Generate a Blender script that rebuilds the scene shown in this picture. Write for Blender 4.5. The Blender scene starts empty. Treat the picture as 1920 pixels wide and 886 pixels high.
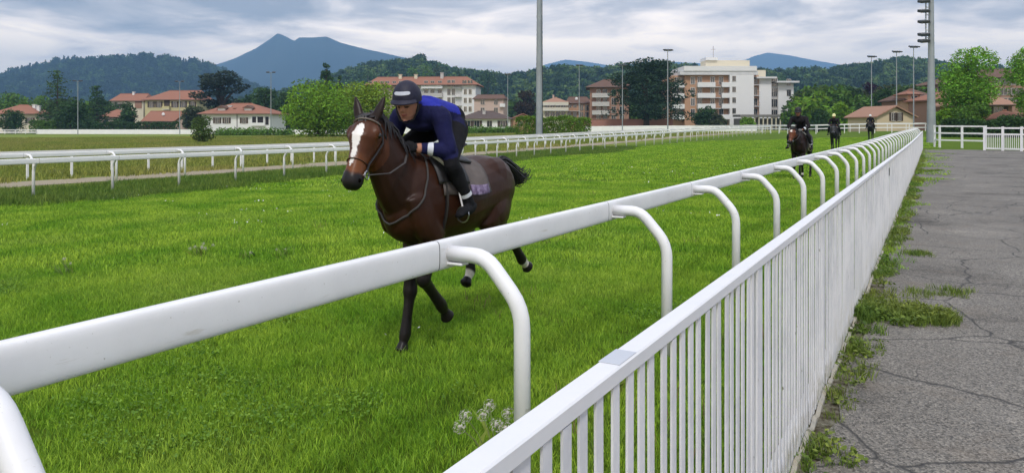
import bpy, bmesh, math, random
import numpy as np
from mathutils import Vector, Matrix, noise as mnoise
random.seed(7); RNG = np.random.default_rng(7)
SC = bpy.context.scene
COL = SC.collection
R = math.radians

# ------------------------------------------------------------------ camera
EYE = 1.75; FPX = 1387.0; YAW = R(29.7); HZ = 236.0; CX = 960.0
CA, SA = math.cos(YAW), math.sin(YAW)
cam_d = bpy.data.cameras.new('camera'); cam = bpy.data.objects.new('camera', cam_d); COL.objects.link(cam)
cam.location = (0, 0, EYE); cam.rotation_euler = (R(90), 0, YAW)
cam_d.sensor_width = 36.0; cam_d.lens = FPX / 1920 * 36; cam_d.shift_y = -(443 - HZ) / 1920
cam_d.clip_start = 0.05; cam_d.clip_end = 40000
SC.camera = cam

# ------------------------------------------------------------------ world, sun, exposure
SUN_EL, SUN_AZ = R(52), R(150)          # high sun behind thick cloud, from behind the right shoulder
SC.view_settings.view_transform = 'Standard'; SC.view_settings.look = 'None'
SC.view_settings.exposure = 0.66; SC.view_settings.gamma = 1.0
SC.view_settings.use_curve_mapping = False
W = bpy.data.worlds.new('World'); SC.world = W; W.use_nodes = True
nt = W.node_tree; nt.nodes.clear(); N = nt.nodes; LK = nt.links.new
def nd(t, **kw):
    n = N.new(t)
    for k, v in kw.items(): setattr(n, k, v)
    return n
def mth(op, a, b=None, c=None, clamp=False):
    n = N.new('ShaderNodeMath'); n.operation = op; n.use_clamp = clamp
    for i, v in enumerate((a, b, c)):
        if v is None: continue
        if isinstance(v, (int, float)): n.inputs[i].default_value = v
        else: LK(v, n.inputs[i])
    return n.outputs[0]
sky = nd('ShaderNodeTexSky', sky_type='NISHITA'); sky.sun_disc = False
sky.sun_elevation = SUN_EL; sky.sun_rotation = SUN_AZ
tc = nd('ShaderNodeTexCoord'); sp = nd('ShaderNodeSeparateXYZ'); LK(tc.outputs['Generated'], sp.inputs[0])
zz = mth('MAXIMUM', sp.outputs[2], 0.0)
den = mth('ADD', zz, 0.10)
cu, cv = mth('DIVIDE', sp.outputs[0], den), mth('DIVIDE', sp.outputs[1], den)
cb = nd('ShaderNodeCombineXYZ'); LK(cu, cb.inputs[0]); LK(cv, cb.inputs[1]); cb.inputs[2].default_value = 3.1
def cnoise(scale, detail, rough, dist=0.0, off=0.0):
    mp = nd('ShaderNodeMapping'); mp.inputs['Location'].default_value = (off, off * .7, off * .3); LK(cb.outputs[0], mp.inputs[0])
    n = nd('ShaderNodeTexNoise'); n.inputs['Scale'].default_value = scale; n.inputs['Detail'].default_value = detail
    n.inputs['Roughness'].default_value = rough; n.inputs['Distortion'].default_value = dist
    LK(mp.outputs[0], n.inputs['Vector']); return n.outputs['Fac']
n1 = cnoise(.42, 7, .55, .5, 5.3)
n2 = cnoise(1.5, 8, .58, .5, 12.7)
mixn = mth('ADD', mth('MULTIPLY', n1, .62), mth('MULTIPLY', n2, .38))
# a cloud deck whose underside gets thicker and darker above about 7 degrees
deck = nd('ShaderNodeMapRange', interpolation_type='SMOOTHSTEP'); LK(zz, deck.inputs[0])
deck.inputs[1].default_value = .085; deck.inputs[2].default_value = .155; deck.inputs[3].default_value = 0.085; deck.inputs[4].default_value = -.115
val = mth('ADD', mixn, deck.outputs[0])
cr = nd('ShaderNodeValToRGB'); LK(val, cr.inputs[0])
e = cr.color_ramp.elements
e[0].position = .36; e[0].color = (.27, .27, .29, 1)
e[1].position = .575; e[1].color = (1.52, 1.34, 1.13, 1)
m = e.new(.43); m.color = (.50, .475, .475, 1)
m = e.new(.505); m.color = (1.06, .95, .86, 1)
# overcast sky: brighter overhead (CIE overcast law)
gain = mth('ADD', mth('MULTIPLY', zz, 1.55), .97)
gm = nd('ShaderNodeVectorMath', operation='SCALE'); LK(cr.outputs[0], gm.inputs[0]); LK(mth('MULTIPLY', gain, 10.8), gm.inputs['Scale'])
# the low cloud is warm and pale, the cloud overhead neutral
wr = nd('ShaderNodeMapRange', interpolation_type='SMOOTHSTEP'); LK(zz, wr.inputs[0]); wr.inputs[1].default_value = .0; wr.inputs[2].default_value = .34
wt = nd('ShaderNodeMix', data_type='RGBA'); LK(wr.outputs[0], wt.inputs[0]); wt.inputs[6].default_value = (1.15, 1.04, .89, 1); wt.inputs[7].default_value = (.95, .97, 1.02, 1)
wm = nd('ShaderNodeVectorMath', operation='MULTIPLY'); LK(gm.outputs[0], wm.inputs[0]); LK(wt.outputs[2], wm.inputs[1]); gm = wm
mx = nd('ShaderNodeMix', data_type='RGBA'); mx.inputs[0].default_value = .93
LK(sky.outputs[0], mx.inputs[6]); LK(gm.outputs[0], mx.inputs[7])
bg = nd('ShaderNodeBackground'); bg.inputs['Strength'].default_value = .10; LK(mx.outputs[2], bg.inputs[0])
wo = nd('ShaderNodeOutputWorld'); LK(bg.outputs[0], wo.inputs[0])
sd = bpy.data.lights.new('sun', 'SUN'); sd.energy = 1.5; sd.angle = R(10); sd.color = (1, .96, .9)
sun = bpy.data.objects.new('sun', sd); COL.objects.link(sun)
sv = Vector((math.sin(SUN_AZ) * math.cos(SUN_EL), math.cos(SUN_AZ) * math.cos(SUN_EL), math.sin(SUN_EL)))
sun.rotation_euler = sv.to_track_quat('Z', 'Y').to_euler(); sun.location = sv * 60
SC.cycles.use_denoising = True
SC.cycles.max_bounces = 6; SC.cycles.diffuse_bounces = 3; SC.cycles.glossy_bounces = 2; SC.cycles.transmission_bounces = 3
SC.cycles.volume_bounces = 0; SC.cycles.transparent_max_bounces = 6

# ------------------------------------------------------------------ place helpers
def sm(a, b, x):
    t = np.clip((np.asarray(x, float) - a) / (b - a), 0, 1); return t * t * (3 - 2 * t)
def gz(x, y):
    """ground height: the turf falls gently to the inside rail and the far end lies a little higher"""
    return float(-.3 * sm(5, 20, -x) + .9 * sm(20, 130, y) * (1 - sm(40, 140, -np.asarray(x, float))))
def gza(x, y): return -.3 * sm(5, 20, -x) + .9 * sm(20, 130, y) * (1 - sm(40, 140, -x))
def at(px, Z):
    """ground plan position of the photo column px at depth Z"""
    u = (px - CX) / FPX
    return Vector((Z * (-SA + u * CA), Z * (CA + u * SA), 0))
def hgt(py, Z): return EYE - (py - HZ) * Z / FPX
def on_ground(px, Z):
    p = at(px, Z); p.z = gz(p.x, p.y); return p

# ------------------------------------------------------------------ materials
MATS = {}
def mat(name, col, rough=.6, var=.0, vscale=6., bump=.0, bscale=40., metal=0., col2=None, coord='Object', spec=.4, island=0., detail=5., coat=0., attr=None, transl=0., sheen=0.):
    if name in MATS: return MATS[name]
    m = bpy.data.materials.new(name); m.use_nodes = True; t = m.node_tree; n = t.nodes; l = t.links.new
    b = n['Principled BSDF']; b.inputs['Roughness'].default_value = rough; b.inputs['Metallic'].default_value = metal
    b.inputs['Specular IOR Level'].default_value = spec
    if coat: b.inputs['Coat Weight'].default_value = coat; b.inputs['Coat Roughness'].default_value = .25
    if sheen: b.inputs['Sheen Weight'].default_value = sheen
    tcn = n.new('ShaderNodeTexCoord'); src = tcn.outputs[coord]
    if attr:
        a = n.new('ShaderNodeAttribute'); a.attribute_name = attr; cur = a.outputs['Color']
    else:
        rgb = n.new('ShaderNodeRGB'); rgb.outputs[0].default_value = (*col, 1); cur = rgb.outputs[0]
    if col2 is not None or var:
        nz = n.new('ShaderNodeTexNoise'); nz.inputs['Scale'].default_value = vscale; nz.inputs['Detail'].default_value = detail; nz.inputs['Roughness'].default_value = .62
        l(src, nz.inputs['Vector'])
        mr = n.new('ShaderNodeMapRange'); l(nz.outputs['Fac'], mr.inputs[0])
        mr.inputs[1].default_value = .33; mr.inputs[2].default_value = .67
        if col2 is not None:
            mixc = n.new('ShaderNodeMix'); mixc.data_type = 'RGBA'; l(mr.outputs[0], mixc.inputs[0]); l(cur, mixc.inputs[6]); mixc.inputs[7].default_value = (*col2, 1); cur = mixc.outputs[2]
        if var:
            hs = n.new('ShaderNodeHueSaturation'); mr2 = n.new('ShaderNodeMapRange'); l(nz.outputs['Fac'], mr2.inputs[0])
            mr2.inputs[1].default_value = .3; mr2.inputs[2].default_value = .7; mr2.inputs[3].default_value = 1 - var; mr2.inputs[4].default_value = 1 + var
            l(mr2.outputs[0], hs.inputs['Value']); l(cur, hs.inputs['Color']); cur = hs.outputs[0]
    if island:
        g = n.new('ShaderNodeNewGeometry'); hs = n.new('ShaderNodeHueSaturation')
        mr3 = n.new('ShaderNodeMapRange'); l(g.outputs['Random Per Island'], mr3.inputs[0]); mr3.inputs[3].default_value = 1 - island; mr3.inputs[4].default_value = 1 + island
        mr4 = n.new('ShaderNodeMapRange'); l(g.outputs['Random Per Island'], mr4.inputs[0]); mr4.inputs[3].default_value = .485; mr4.inputs[4].default_value = .515
        l(mr3.outputs[0], hs.inputs['Value']); l(mr4.outputs[0], hs.inputs['Hue']); l(cur, hs.inputs['Color']); cur = hs.outputs[0]
    l(cur, b.inputs['Base Color'])
    if bump:
        nb = n.new('ShaderNodeTexNoise'); nb.inputs['Scale'].default_value = bscale; nb.inputs['Detail'].default_value = 4; l(src, nb.inputs['Vector'])
        bp = n.new('ShaderNodeBump'); bp.inputs['Strength'].default_value = bump; bp.inputs['Distance'].default_value = .02; l(nb.outputs['Fac'], bp.inputs['Height']); l(bp.outputs[0], b.inputs['Normal'])
    if transl:
        tr = n.new('ShaderNodeBsdfTranslucent'); l(cur, tr.inputs[0]); mxs = n.new('ShaderNodeMixShader'); mxs.inputs[0].default_value = transl
        l(b.outputs[0], mxs.inputs[1]); l(tr.outputs[0], mxs.inputs[2]); l(mxs.outputs[0], n['Material Output'].inputs[0])
    MATS[name] = m; return m

# ------------------------------------------------------------------ object helpers
def tag(o, label=None, cat=None, group=None, kind=None):
    if label: o['label'] = label
    if cat: o['category'] = cat
    if group: o['group'] = group
    if kind: o['kind'] = kind
    return o
def empty(name, loc=(0, 0, 0), rz=0., label=None, cat=None, group=None):
    o = bpy.data.objects.new(name, None); o.location = loc; o.rotation_euler = (0, 0, rz); o.empty_display_size = .2
    COL.objects.link(o); return tag(o, label, cat, group)
def link(name, me, m=None, parent=None, loc=None, rot=None):
    o = bpy.data.objects.new(name, me)
    if m is not None and not me.materials: me.materials.append(m)
    if parent is not None: o.parent = parent
    if loc is not None: o.location = loc
    if rot is not None: o.rotation_euler = rot
    COL.objects.link(o); return o
class MB:
    """mesh builder: collects shapes into one mesh"""
    def __init__(s): s.v = []; s.f = []
    def add(s, vs, fs):
        k = len(s.v); s.v += [tuple(p) for p in vs]; s.f += [tuple(i + k for i in f) for f in fs]; return s
    def box(s, a, b, M=None):
        x0, y0, z0 = a; x1, y1, z1 = b
        vs = [Vector(p) for p in ((x0,y0,z0),(x1,y0,z0),(x1,y1,z0),(x0,y1,z0),(x0,y0,z1),(x1,y0,z1),(x1,y1,z1),(x0,y1,z1))]
        if M is not None: vs = [M @ p for p in vs]
        return s.add(vs, [(3,2,1,0),(4,5,6,7),(0,1,5,4),(1,2,6,5),(2,3,7,6),(3,0,4,7)])
    def tube(s, pts, r, n=8, cap=True, ref=None, flat=1.0):
        pts = [Vector(p) for p in pts]; rr = r if isinstance(r, (list, tuple)) else [r] * len(pts)
        rings = []; up = Vector(ref) if ref is not None else None
        for i, p in enumerate(pts):
            t = (pts[min(i + 1, len(pts) - 1)] - pts[max(i - 1, 0)]).normalized()
            if up is None: up = Vector((0, 0, 1)) if abs(t.z) < .9 else Vector((1, 0, 0))
            a = t.cross(up)
            if a.length < 1e-5: a = t.orthogonal()
            a.normalize(); b = a.cross(t).normalized()
            if ref is None: up = b
            rings.append([p + a * math.cos(2*math.pi*k/n) * rr[i] + b * math.sin(2*math.pi*k/n) * rr[i] * flat for k in range(n)])
        vs = [q for rg in rings for q in rg]; fs = []
        for i in range(len(rings) - 1):
            for k in range(n):
                k2 = (k + 1) % n; fs.append((i*n+k, i*n+k2, (i+1)*n+k2, (i+1)*n+k))
        if cap: fs += [tuple(range(n))[::-1], tuple((len(rings)-1)*n + k for k in range(n))]
        return s.add(vs, fs)
    def prism(s, poly, y0, y1, M=None):
        """poly in x,z extruded along y"""
        n = len(poly); vs = [Vector((x, y0, z)) for x, z in poly] + [Vector((x, y1, z)) for x, z in poly]
        if M is not None: vs = [M @ p for p in vs]
        fs = [tuple(range(n)), tuple(range(n, 2*n))[::-1]] + [(i, i + n, (i+1) % n + n, (i+1) % n) for i in range(n)]
        return s.add(vs, fs)
    def ball(s, c, r, nu=10, nv=7):
        c = Vector(c); rx, ry, rz = r if isinstance(r, (list, tuple)) else (r, r, r)
        vs = [c + Vector((0, 0, rz))]; fs = []
        for j in range(1, nv):
            th = math.pi * j / nv
            for i in range(nu):
                ph = 2*math.pi*i/nu; vs.append(c + Vector((rx*math.sin(th)*math.cos(ph), ry*math.sin(th)*math.sin(ph), rz*math.cos(th))))
        vs.append(c - Vector((0, 0, rz))); last = len(vs) - 1
        for i in range(nu):
            fs.append((0, 1+i, 1+(i+1) % nu)); fs.append((last, 1+(nv-2)*nu+(i+1) % nu, 1+(nv-2)*nu+i))
            for j in range(nv-2): a = 1+j*nu; fs.append((a+i, a+nu+i, a+nu+(i+1) % nu, a+(i+1) % nu))
        return s.add(vs, fs)
    def mesh(s, name, smooth=False):
        me = bpy.data.meshes.new(name); me.from_pydata(s.v, [], s.f); me.update()
        if smooth: me.polygons.foreach_set('use_smooth', [True] * len(me.polygons))
        return me
    def build(s, name, m, parent=None, smooth=False, loc=None, bevel=0., fix=True):
        me = s.mesh(name, smooth)
        if fix or bevel:
            bm = bmesh.new(); bm.from_mesh(me); bmesh.ops.recalc_face_normals(bm, faces=bm.faces)
            if bevel: bmesh.ops.bevel(bm, geom=list(bm.edges), offset=bevel, segments=1, affect='EDGES', clamp_overlap=True)
            bm.to_mesh(me); bm.free()
        o = link(name, me, m, parent, loc)
        if smooth and hasattr(me, 'set_sharp_from_angle'): me.set_sharp_from_angle(angle=R(40))
        return o
def raw_mesh(name, V, F4, smooth=False):
    """quads from numpy arrays"""
    me = bpy.data.meshes.new(name); nv, nf = len(V), len(F4); k = F4.shape[1]
    me.vertices.add(nv); me.vertices.foreach_set('co', np.ascontiguousarray(V, dtype=np.float32).ravel())
    me.loops.add(nf * k); me.loops.foreach_set('vertex_index', np.ascontiguousarray(F4, dtype=np.int32).ravel())
    me.polygons.add(nf); me.polygons.foreach_set('loop_start', np.arange(0, nf * k, k, dtype=np.int32))
    me.update(calc_edges=True)
    if smooth: me.polygons.foreach_set('use_smooth', np.ones(nf, dtype=bool))
    return me
def scatter(name, pts, rots, scls, sources, m_unused=None, kind='stuff', label=None, cat=None, tilt=None):
    """one object whose points carry instances of the source meshes (ground cover, far woods)"""
    me = bpy.data.meshes.new(name); n = len(pts); me.vertices.add(n); me.vertices.foreach_set('co', np.asarray(pts, dtype=np.float32).ravel())
    me.attributes.new('rz', 'FLOAT', 'POINT').data.foreach_set('value', np.asarray(rots, dtype=np.float32))
    me.attributes.new('sc', 'FLOAT', 'POINT').data.foreach_set('value', np.asarray(scls, dtype=np.float32))
    o = bpy.data.objects.new(name, me); COL.objects.link(o); tag(o, label, cat, None, kind)
    cl = bpy.data.collections.new(name + '_source')
    for k, (sme) in enumerate(sources):
        so = bpy.data.objects.new(name + '_piece', sme); cl.objects.link(so)
    g = bpy.data.node_groups.new(name + '_nodes', 'GeometryNodeTree')
    g.interface.new_socket('Geometry', in_out='INPUT', socket_type='NodeSocketGeometry'); g.interface.new_socket('Geometry', in_out='OUTPUT', socket_type='NodeSocketGeometry')
    gi, go = g.nodes.new('NodeGroupInput'), g.nodes.new('NodeGroupOutput')
    ip = g.nodes.new('GeometryNodeInstanceOnPoints'); ci = g.nodes.new('GeometryNodeCollectionInfo')
    ci.inputs['Collection'].default_value = cl; ci.inputs['Separate Children'].default_value = True; ci.inputs['Reset Children'].default_value = True
    ip.inputs['Pick Instance'].default_value = True
    a1 = g.nodes.new('GeometryNodeInputNamedAttribute'); a1.data_type = 'FLOAT'; a1.inputs[0].default_value = 'rz'
    a2 = g.nodes.new('GeometryNodeInputNamedAttribute'); a2.data_type = 'FLOAT'; a2.inputs[0].default_value = 'sc'
    cx = g.nodes.new('ShaderNodeCombineXYZ'); g.links.new(a1.outputs[0], cx.inputs[2])
    er = g.nodes.new('FunctionNodeEulerToRotation'); g.links.new(cx.outputs[0], er.inputs[0])
    g.links.new(gi.outputs[0], ip.inputs['Points']); g.links.new(ci.outputs[0], ip.inputs['Instance'])
    g.links.new(er.outputs[0], ip.inputs['Rotation']); g.links.new(a2.outputs[0], ip.inputs['Scale']); g.links.new(ip.outputs[0], go.inputs[0])
    mod = o.modifiers.new('scatter', 'NODES'); mod.node_group = g
    return o
# ================================================================== ground, path, rails, picket fence
def worn_white():
    m = bpy.data.materials.new('white_plastic'); m.use_nodes = True; t = m.node_tree; n = t.nodes; l = t.links.new; b = n['Principled BSDF']; b.inputs['Roughness'].default_value = .42; b.inputs['Specular IOR Level'].default_value = .4
    g = n.new('ShaderNodeNewGeometry'); cur = None
    def layer(sc, det, p0, p1, col, prev, vec=None):
        x = n.new('ShaderNodeTexNoise'); x.inputs['Scale'].default_value = sc; x.inputs['Detail'].default_value = det; x.inputs['Roughness'].default_value = .65; l(vec or g.outputs['Position'], x.inputs['Vector'])
        r = n.new('ShaderNodeMapRange'); l(x.outputs['Fac'], r.inputs[0]); r.inputs[1].default_value = p0; r.inputs[2].default_value = p1
        k = n.new('ShaderNodeMix'); k.data_type = 'RGBA'; l(r.outputs[0], k.inputs[0]); k.inputs[7].default_value = (*col, 1)
        if prev is None: k.inputs[6].default_value = (.82, .82, .83, 1)
        else: l(prev, k.inputs[6])
        return k.outputs[2]
    mp = n.new('ShaderNodeMapping'); mp.inputs['Scale'].default_value = (1, .12, 1); l(g.outputs['Position'], mp.inputs[0])
    cur = layer(1.4, 6, .40, .75, (.70, .70, .71), None); cur = layer(26., 5, .62, .72, (.60, .58, .54), cur, mp.outputs[0]); cur = layer(55., 3, .70, .74, (.42, .40, .36), cur)
    l(cur, b.inputs['Base Color']); return m
WHITE = worn_white()
WHITE_FAR = mat('white_rail_paint', (.80, .80, .80), .5, var=.04, vscale=1.)
def turf_material():
    m = bpy.data.materials.new('turf'); m.use_nodes = True; t = m.node_tree; n = t.nodes; l = t.links.new; b = n['Principled BSDF']
    b.inputs['Roughness'].default_value = .95; b.inputs['Specular IOR Level'].default_value = .1
    g = n.new('ShaderNodeNewGeometry'); s = n.new('ShaderNodeSeparateXYZ'); l(g.outputs['Position'], s.inputs[0])
    def noise(sc, det, ro=.6):
        x = n.new('ShaderNodeTexNoise'); x.inputs['Scale'].default_value = sc; x.inputs['Detail'].default_value = det; x.inputs['Roughness'].default_value = ro; l(g.outputs['Position'], x.inputs['Vector']); return x.outputs['Fac']
    def ramp(f, stops):
        r = n.new('ShaderNodeValToRGB'); l(f, r.inputs[0]); el = r.color_ramp.elements
        el[0].position, el[0].color = stops[0][0], (*stops[0][1], 1); el[1].position, el[1].color = stops[-1][0], (*stops[-1][1], 1)
        for p, c in stops[1:-1]: q = el.new(p); q.color = (*c, 1)
        return r.outputs[0]
    def mr(f, a, bb, c=0., d=1.):
        r = n.new('ShaderNodeMapRange'); l(f, r.inputs[0])
        for i, v in enumerate((a, bb, c, d)): r.inputs[i + 1].default_value = v
        return r.outputs[0]
    def mix(f, a, bb, typ='MIX'):
        x = n.new('ShaderNodeMix'); x.data_type = 'RGBA'; x.blend_type = typ
        if isinstance(f, float): x.inputs[0].default_value = f
        else: l(f, x.inputs[0])
        l(a, x.inputs[6]); l(bb, x.inputs[7]); return x.outputs[2]
    lawn = mix(.5, ramp(noise(.35, 5), [(.3, (.07, .13, .010)), (.5, (.10, .17, .012)), (.72, (.14, .20, .02))]), ramp(noise(7., 6, .7), [(.32, (.035, .07, .006)), (.52, (.08, .14, .010)), (.7, (.13, .19, .02))]))  # lawn ground darkened in colour to paint the shade between grass blades
    mead = mix(.55, ramp(noise(.06, 5), [(.3, (.12, .20, .03)), (.5, (.18, .23, .04)), (.7, (.23, .25, .06))]), ramp(noise(1.2, 6, .7), [(.3, (.10, .17, .02)), (.55, (.18, .23, .04)), (.75, (.25, .26, .07))]))
    far = ramp(noise(.01, 5), [(.3, (.04, .075, .02)), (.7, (.08, .11, .03))])
    xn = n.new('ShaderNodeMath'); xn.operation = 'MULTIPLY_ADD'; l(noise(.3, 3), xn.inputs[0]); xn.inputs[1].default_value = 2.; l(s.outputs[0], xn.inputs[2])
    c = mix(mr(xn.outputs[0], -22.5, -24.5), lawn, mead)
    ln = n.new('ShaderNodeVectorMath'); ln.operation = 'LENGTH'; l(g.outputs['Position'], ln.inputs[0])
    c = mix(mr(ln.outputs['Value'], 190., 260.), c, far)
    l(c, b.inputs['Base Color'])
    bp = n.new('ShaderNodeBump'); bp.inputs['Strength'].default_value = .9; bp.inputs['Distance'].default_value = .05; l(noise(22., 6, .75), bp.inputs['Height']); l(bp.outputs[0], b.inputs['Normal'])
    return m
TURF = turf_material()
def ground():
    def axis(lo, hi, near_lo, near_hi, step):
        a = list(np.arange(near_lo, near_hi + 1e-6, step)); v, s = near_hi, step
        while v < hi: s *= 1.35; v += s; a.append(v)
        v, s = near_lo, step
        while v > lo: s *= 1.35; v -= s; a.insert(0, v)
        return np.array(a)
    xs, ys = axis(-12000, 12000, -40, 10, 1.0), axis(-3000, 14000, -4, 130, 2.0)
    X, Y = np.meshgrid(xs, ys); Zz = gza(X, Y); V = np.stack([X, Y, Zz], -1).reshape(-1, 3)
    nx, ny = len(xs), len(ys); i = np.arange(nx - 1)[None, :] + np.arange(ny - 1)[:, None] * nx; i = i.ravel()
    o = link('ground', raw_mesh('ground', V, np.stack([i, i + 1, i + 1 + nx, i + nx], -1), True), TURF); tag(o, kind='structure')
ground()
def sheet(name, x0, x1, ys, m, dz, edge=0., seed=1):
    """a thin sheet over the ground from x0 to x1 (numbers or functions of y)"""
    rs = random.Random(seed); V = []; F = []; k = 9
    for y in ys:
        a = (x0(y) if callable(x0) else x0) + rs.uniform(-edge, edge); b = (x1(y) if callable(x1) else x1) + rs.uniform(-edge, edge)
        for j in range(k): x = a + (b - a) * j / (k - 1); V.append((x, y, gz(x, y) + dz))
    for i in range(len(ys) - 1):
        for j in range(k - 1): a = i * k + j; F.append((a, a + 1, a + 1 + k, a + k))
    me = bpy.data.meshes.new(name); me.from_pydata(V, [], F); me.update()
    return tag(link(name, me, m), kind='structure')
def asphalt_material():
    m = bpy.data.materials.new('asphalt'); m.use_nodes = True; t = m.node_tree; n = t.nodes; l = t.links.new; b = n['Principled BSDF']
    b.inputs['Roughness'].default_value = .82; b.inputs['Specular IOR Level'].default_value = .35
    g = n.new('ShaderNodeNewGeometry'); P = g.outputs['Position']
    def noise(sc, det=5, ro=.6):
        x = n.new('ShaderNodeTexNoise'); x.inputs['Scale'].default_value = sc; x.inputs['Detail'].default_value = det; x.inputs['Roughness'].default_value = ro; l(P, x.inputs['Vector']); return x.outputs['Fac']
    def ramp(f, stops):
        r = n.new('ShaderNodeValToRGB'); l(f, r.inputs[0]); el = r.color_ramp.elements
        el[0].position, el[0].color = stops[0][0], (*stops[0][1], 1); el[1].position, el[1].color = stops[-1][0], (*stops[-1][1], 1)
        for p, c in stops[1:-1]: q = el.new(p); q.color = (*c, 1)
        return r.outputs[0]
    def mix(f, a, bb, typ='MIX'):
        x = n.new('ShaderNodeMix'); x.data_type = 'RGBA'; x.blend_type = typ
        if isinstance(f, float): x.inputs[0].default_value = f
        else: l(f, x.inputs[0])
        l(a, x.inputs[6]); l(bb, x.inputs[7]); return x.outputs[2]
    big = ramp(noise(.55, 6), [(.34, (.075, .070, .063)), (.45, (.15, .141, .128)), (.58, (.175, .165, .150)), (.70, (.23, .215, .192))])
    v = n.new('ShaderNodeTexVoronoi'); v.inputs['Scale'].default_value = 105.; l(P, v.inputs['Vector'])
    gsep = n.new('ShaderNodeSeparateColor'); l(v.outputs['Color'], gsep.inputs[0])
    stones = ramp(gsep.outputs[0], [(0., (.14, .14, .14)), (.4, (.44, .44, .43)), (.7, (.60, .585, .555)), (1., (.95, .93, .88))])
    c = mix(.95, big, stones, 'OVERLAY')
    brown = ramp(noise(1.7, 5), [(.55, (0, 0, 0)), (.72, (1, 1, 1))]); rg = n.new('ShaderNodeRGB'); rg.outputs[0].default_value = (.17, .135, .10, 1)
    fb = n.new('ShaderNodeMath'); fb.operation = 'MULTIPLY'; l(brown, fb.inputs[0]); fb.inputs[1].default_value = .4; c = mix(fb.outputs[0], c, rg.outputs[0])
    dv = n.new('ShaderNodeMix'); dv.data_type = 'RGBA'; dv.inputs[0].default_value = .18; l(P, dv.inputs[6])
    nn = n.new('ShaderNodeTexNoise'); nn.inputs['Scale'].default_value = 2.2; nn.inputs['Detail'].default_value = 5; l(P, nn.inputs['Vector']); l(nn.outputs['Color'], dv.inputs[7])
    def cracks(sc, w):
        vc = n.new('ShaderNodeTexVoronoi'); vc.feature = 'DISTANCE_TO_EDGE'; vc.inputs['Scale'].default_value = sc; l(dv.outputs[2], vc.inputs['Vector'])
        r = n.new('ShaderNodeMapRange'); l(vc.outputs['Distance'], r.inputs[0]); r.inputs[1].default_value = 0; r.inputs[2].default_value = w; r.inputs[3].default_value = 1; r.inputs[4].default_value = 0; return r.outputs[0]
    ck = n.new('ShaderNodeMath'); ck.operation = 'MAXIMUM'; l(cracks(.85, .012), ck.inputs[0])
    c2 = n.new('ShaderNodeMath'); c2.operation = 'MULTIPLY'; l(cracks(2.1, .014), c2.inputs[0]); l(ramp(noise(.8, 3), [(.5, (0, 0, 0)), (.62, (1, 1, 1))]), c2.inputs[1]); l(c2.outputs[0], ck.inputs[1])
    dk = n.new('ShaderNodeRGB'); dk.outputs[0].default_value = (.03, .03, .03, 1)
    fk = n.new('ShaderNodeMath'); fk.operation = 'MULTIPLY'; l(ck.outputs[0], fk.inputs[0]); fk.inputs[1].default_value = .95
    l(mix(fk.outputs[0], c, dk.outputs[0]), b.inputs['Base Color'])
    h = n.new('ShaderNodeMath'); h.operation = 'MULTIPLY_ADD'; l(ck.outputs[0], h.inputs[0]); h.inputs[1].default_value = -3.; l(v.outputs['Distance'], h.inputs[2])
    bp = n.new('ShaderNodeBump'); bp.inputs['Strength'].default_value = .22; bp.inputs['Distance'].default_value = .006; l(h.outputs[0], bp.inputs['Height']); l(bp.outputs[0], b.inputs['Normal'])
    return m
ASPH = asphalt_material()
sheet('asphalt_path', -.50, 16., list(np.arange(-3, 30, .25)) + list(np.arange(30, 56, 1.)), ASPH, .022, .055)
SOIL = mat('soil', (.10, .08, .052), .95, var=.6, vscale=16., col2=(.16, .155, .12), bump=1., bscale=60., spec=.1)
sheet('soil_strip', -.9, -.32, list(np.arange(-3, 56, .25)), SOIL, .010, .05, 3)
SAND = mat('sand', (.36, .31, .235), .95, var=.2, vscale=1.5, col2=(.27, .235, .16), spec=.1)
sheet('sand_path', -29.2, -26.6, list(np.arange(-20, 150, 2.)), SAND, .012, .25, 4)

# ---- running rails: bent tube posts carrying an oval rail
def rail_profile(h=.152, w=.064, n=28):
    pts = []
    for k in range(n):
        a = 2*math.pi*k/n; c, s = math.cos(a), math.sin(a)
        pts.append((w/2*math.copysign(abs(c)**.42, c), h/2*math.copysign(abs(s)**.60, s)))
    return pts
def rail_run(t, path, m, prof, seg_name, z):
    """one rail length between two joints, swept through points"""
    n = len(prof); V = []; F = []
    for i, (x, y) in enumerate(path):
        a = Vector(path[max(i-1, 0)]); b = Vector(path[min(i+1, len(path)-1)]); d = (b - a).normalized(); nx, ny = d.y, -d.x
        zz_ = gz(x, y) + z
        for px, pz in prof: V.append((x + nx*px, y + ny*px, zz_ + pz))
    for i in range(len(path)-1):
        for k in range(n): k2 = (k+1) % n; F.append((i*n+k, i*n+k2, (i+1)*n+k2, (i+1)*n+k))
    F += [tuple(range(n))[::-1], tuple((len(path)-1)*n+k for k in range(n))]
    mb = MB(); mb.add(V, F); return mb.build(seg_name, m, t, smooth=True)
def bent_post_mesh(reach, side, top, r, seg=12, zb=-.05):
    pts = []; cor = [(-reach+.03, top), (-.21*reach/.46, top), (0, top-.235), (0, zb)]
    def rnd(a, b, c, rad, k=5):
        a, b, c = Vector(a), Vector(b), Vector(c); u, v = (a-b).normalized(), (c-b).normalized(); p, q = b+u*rad, b+v*rad
        return [(p*(1-t)**2 + b*2*t*(1-t) + q*t*t) for t in [i/(k-1) for i in range(k)]]
    l = [Vector(cor[0])] + rnd(cor[0], cor[1], cor[2], .075) + rnd(cor[1], cor[2], cor[3], .10) + [Vector(cor[3])]
    mb = MB(); mb.tube([(side*p.x, 0, p.y) for p in l], r, seg, ref=(0, 1, 0)); return mb.mesh('post', True)
RP, SP = rail_profile(), rail_profile(.1535, .0655)
SEAM = mat('joint_shadow_gap', (.16, .16, .17), .7)
RJ = random.Random(12)
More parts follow.
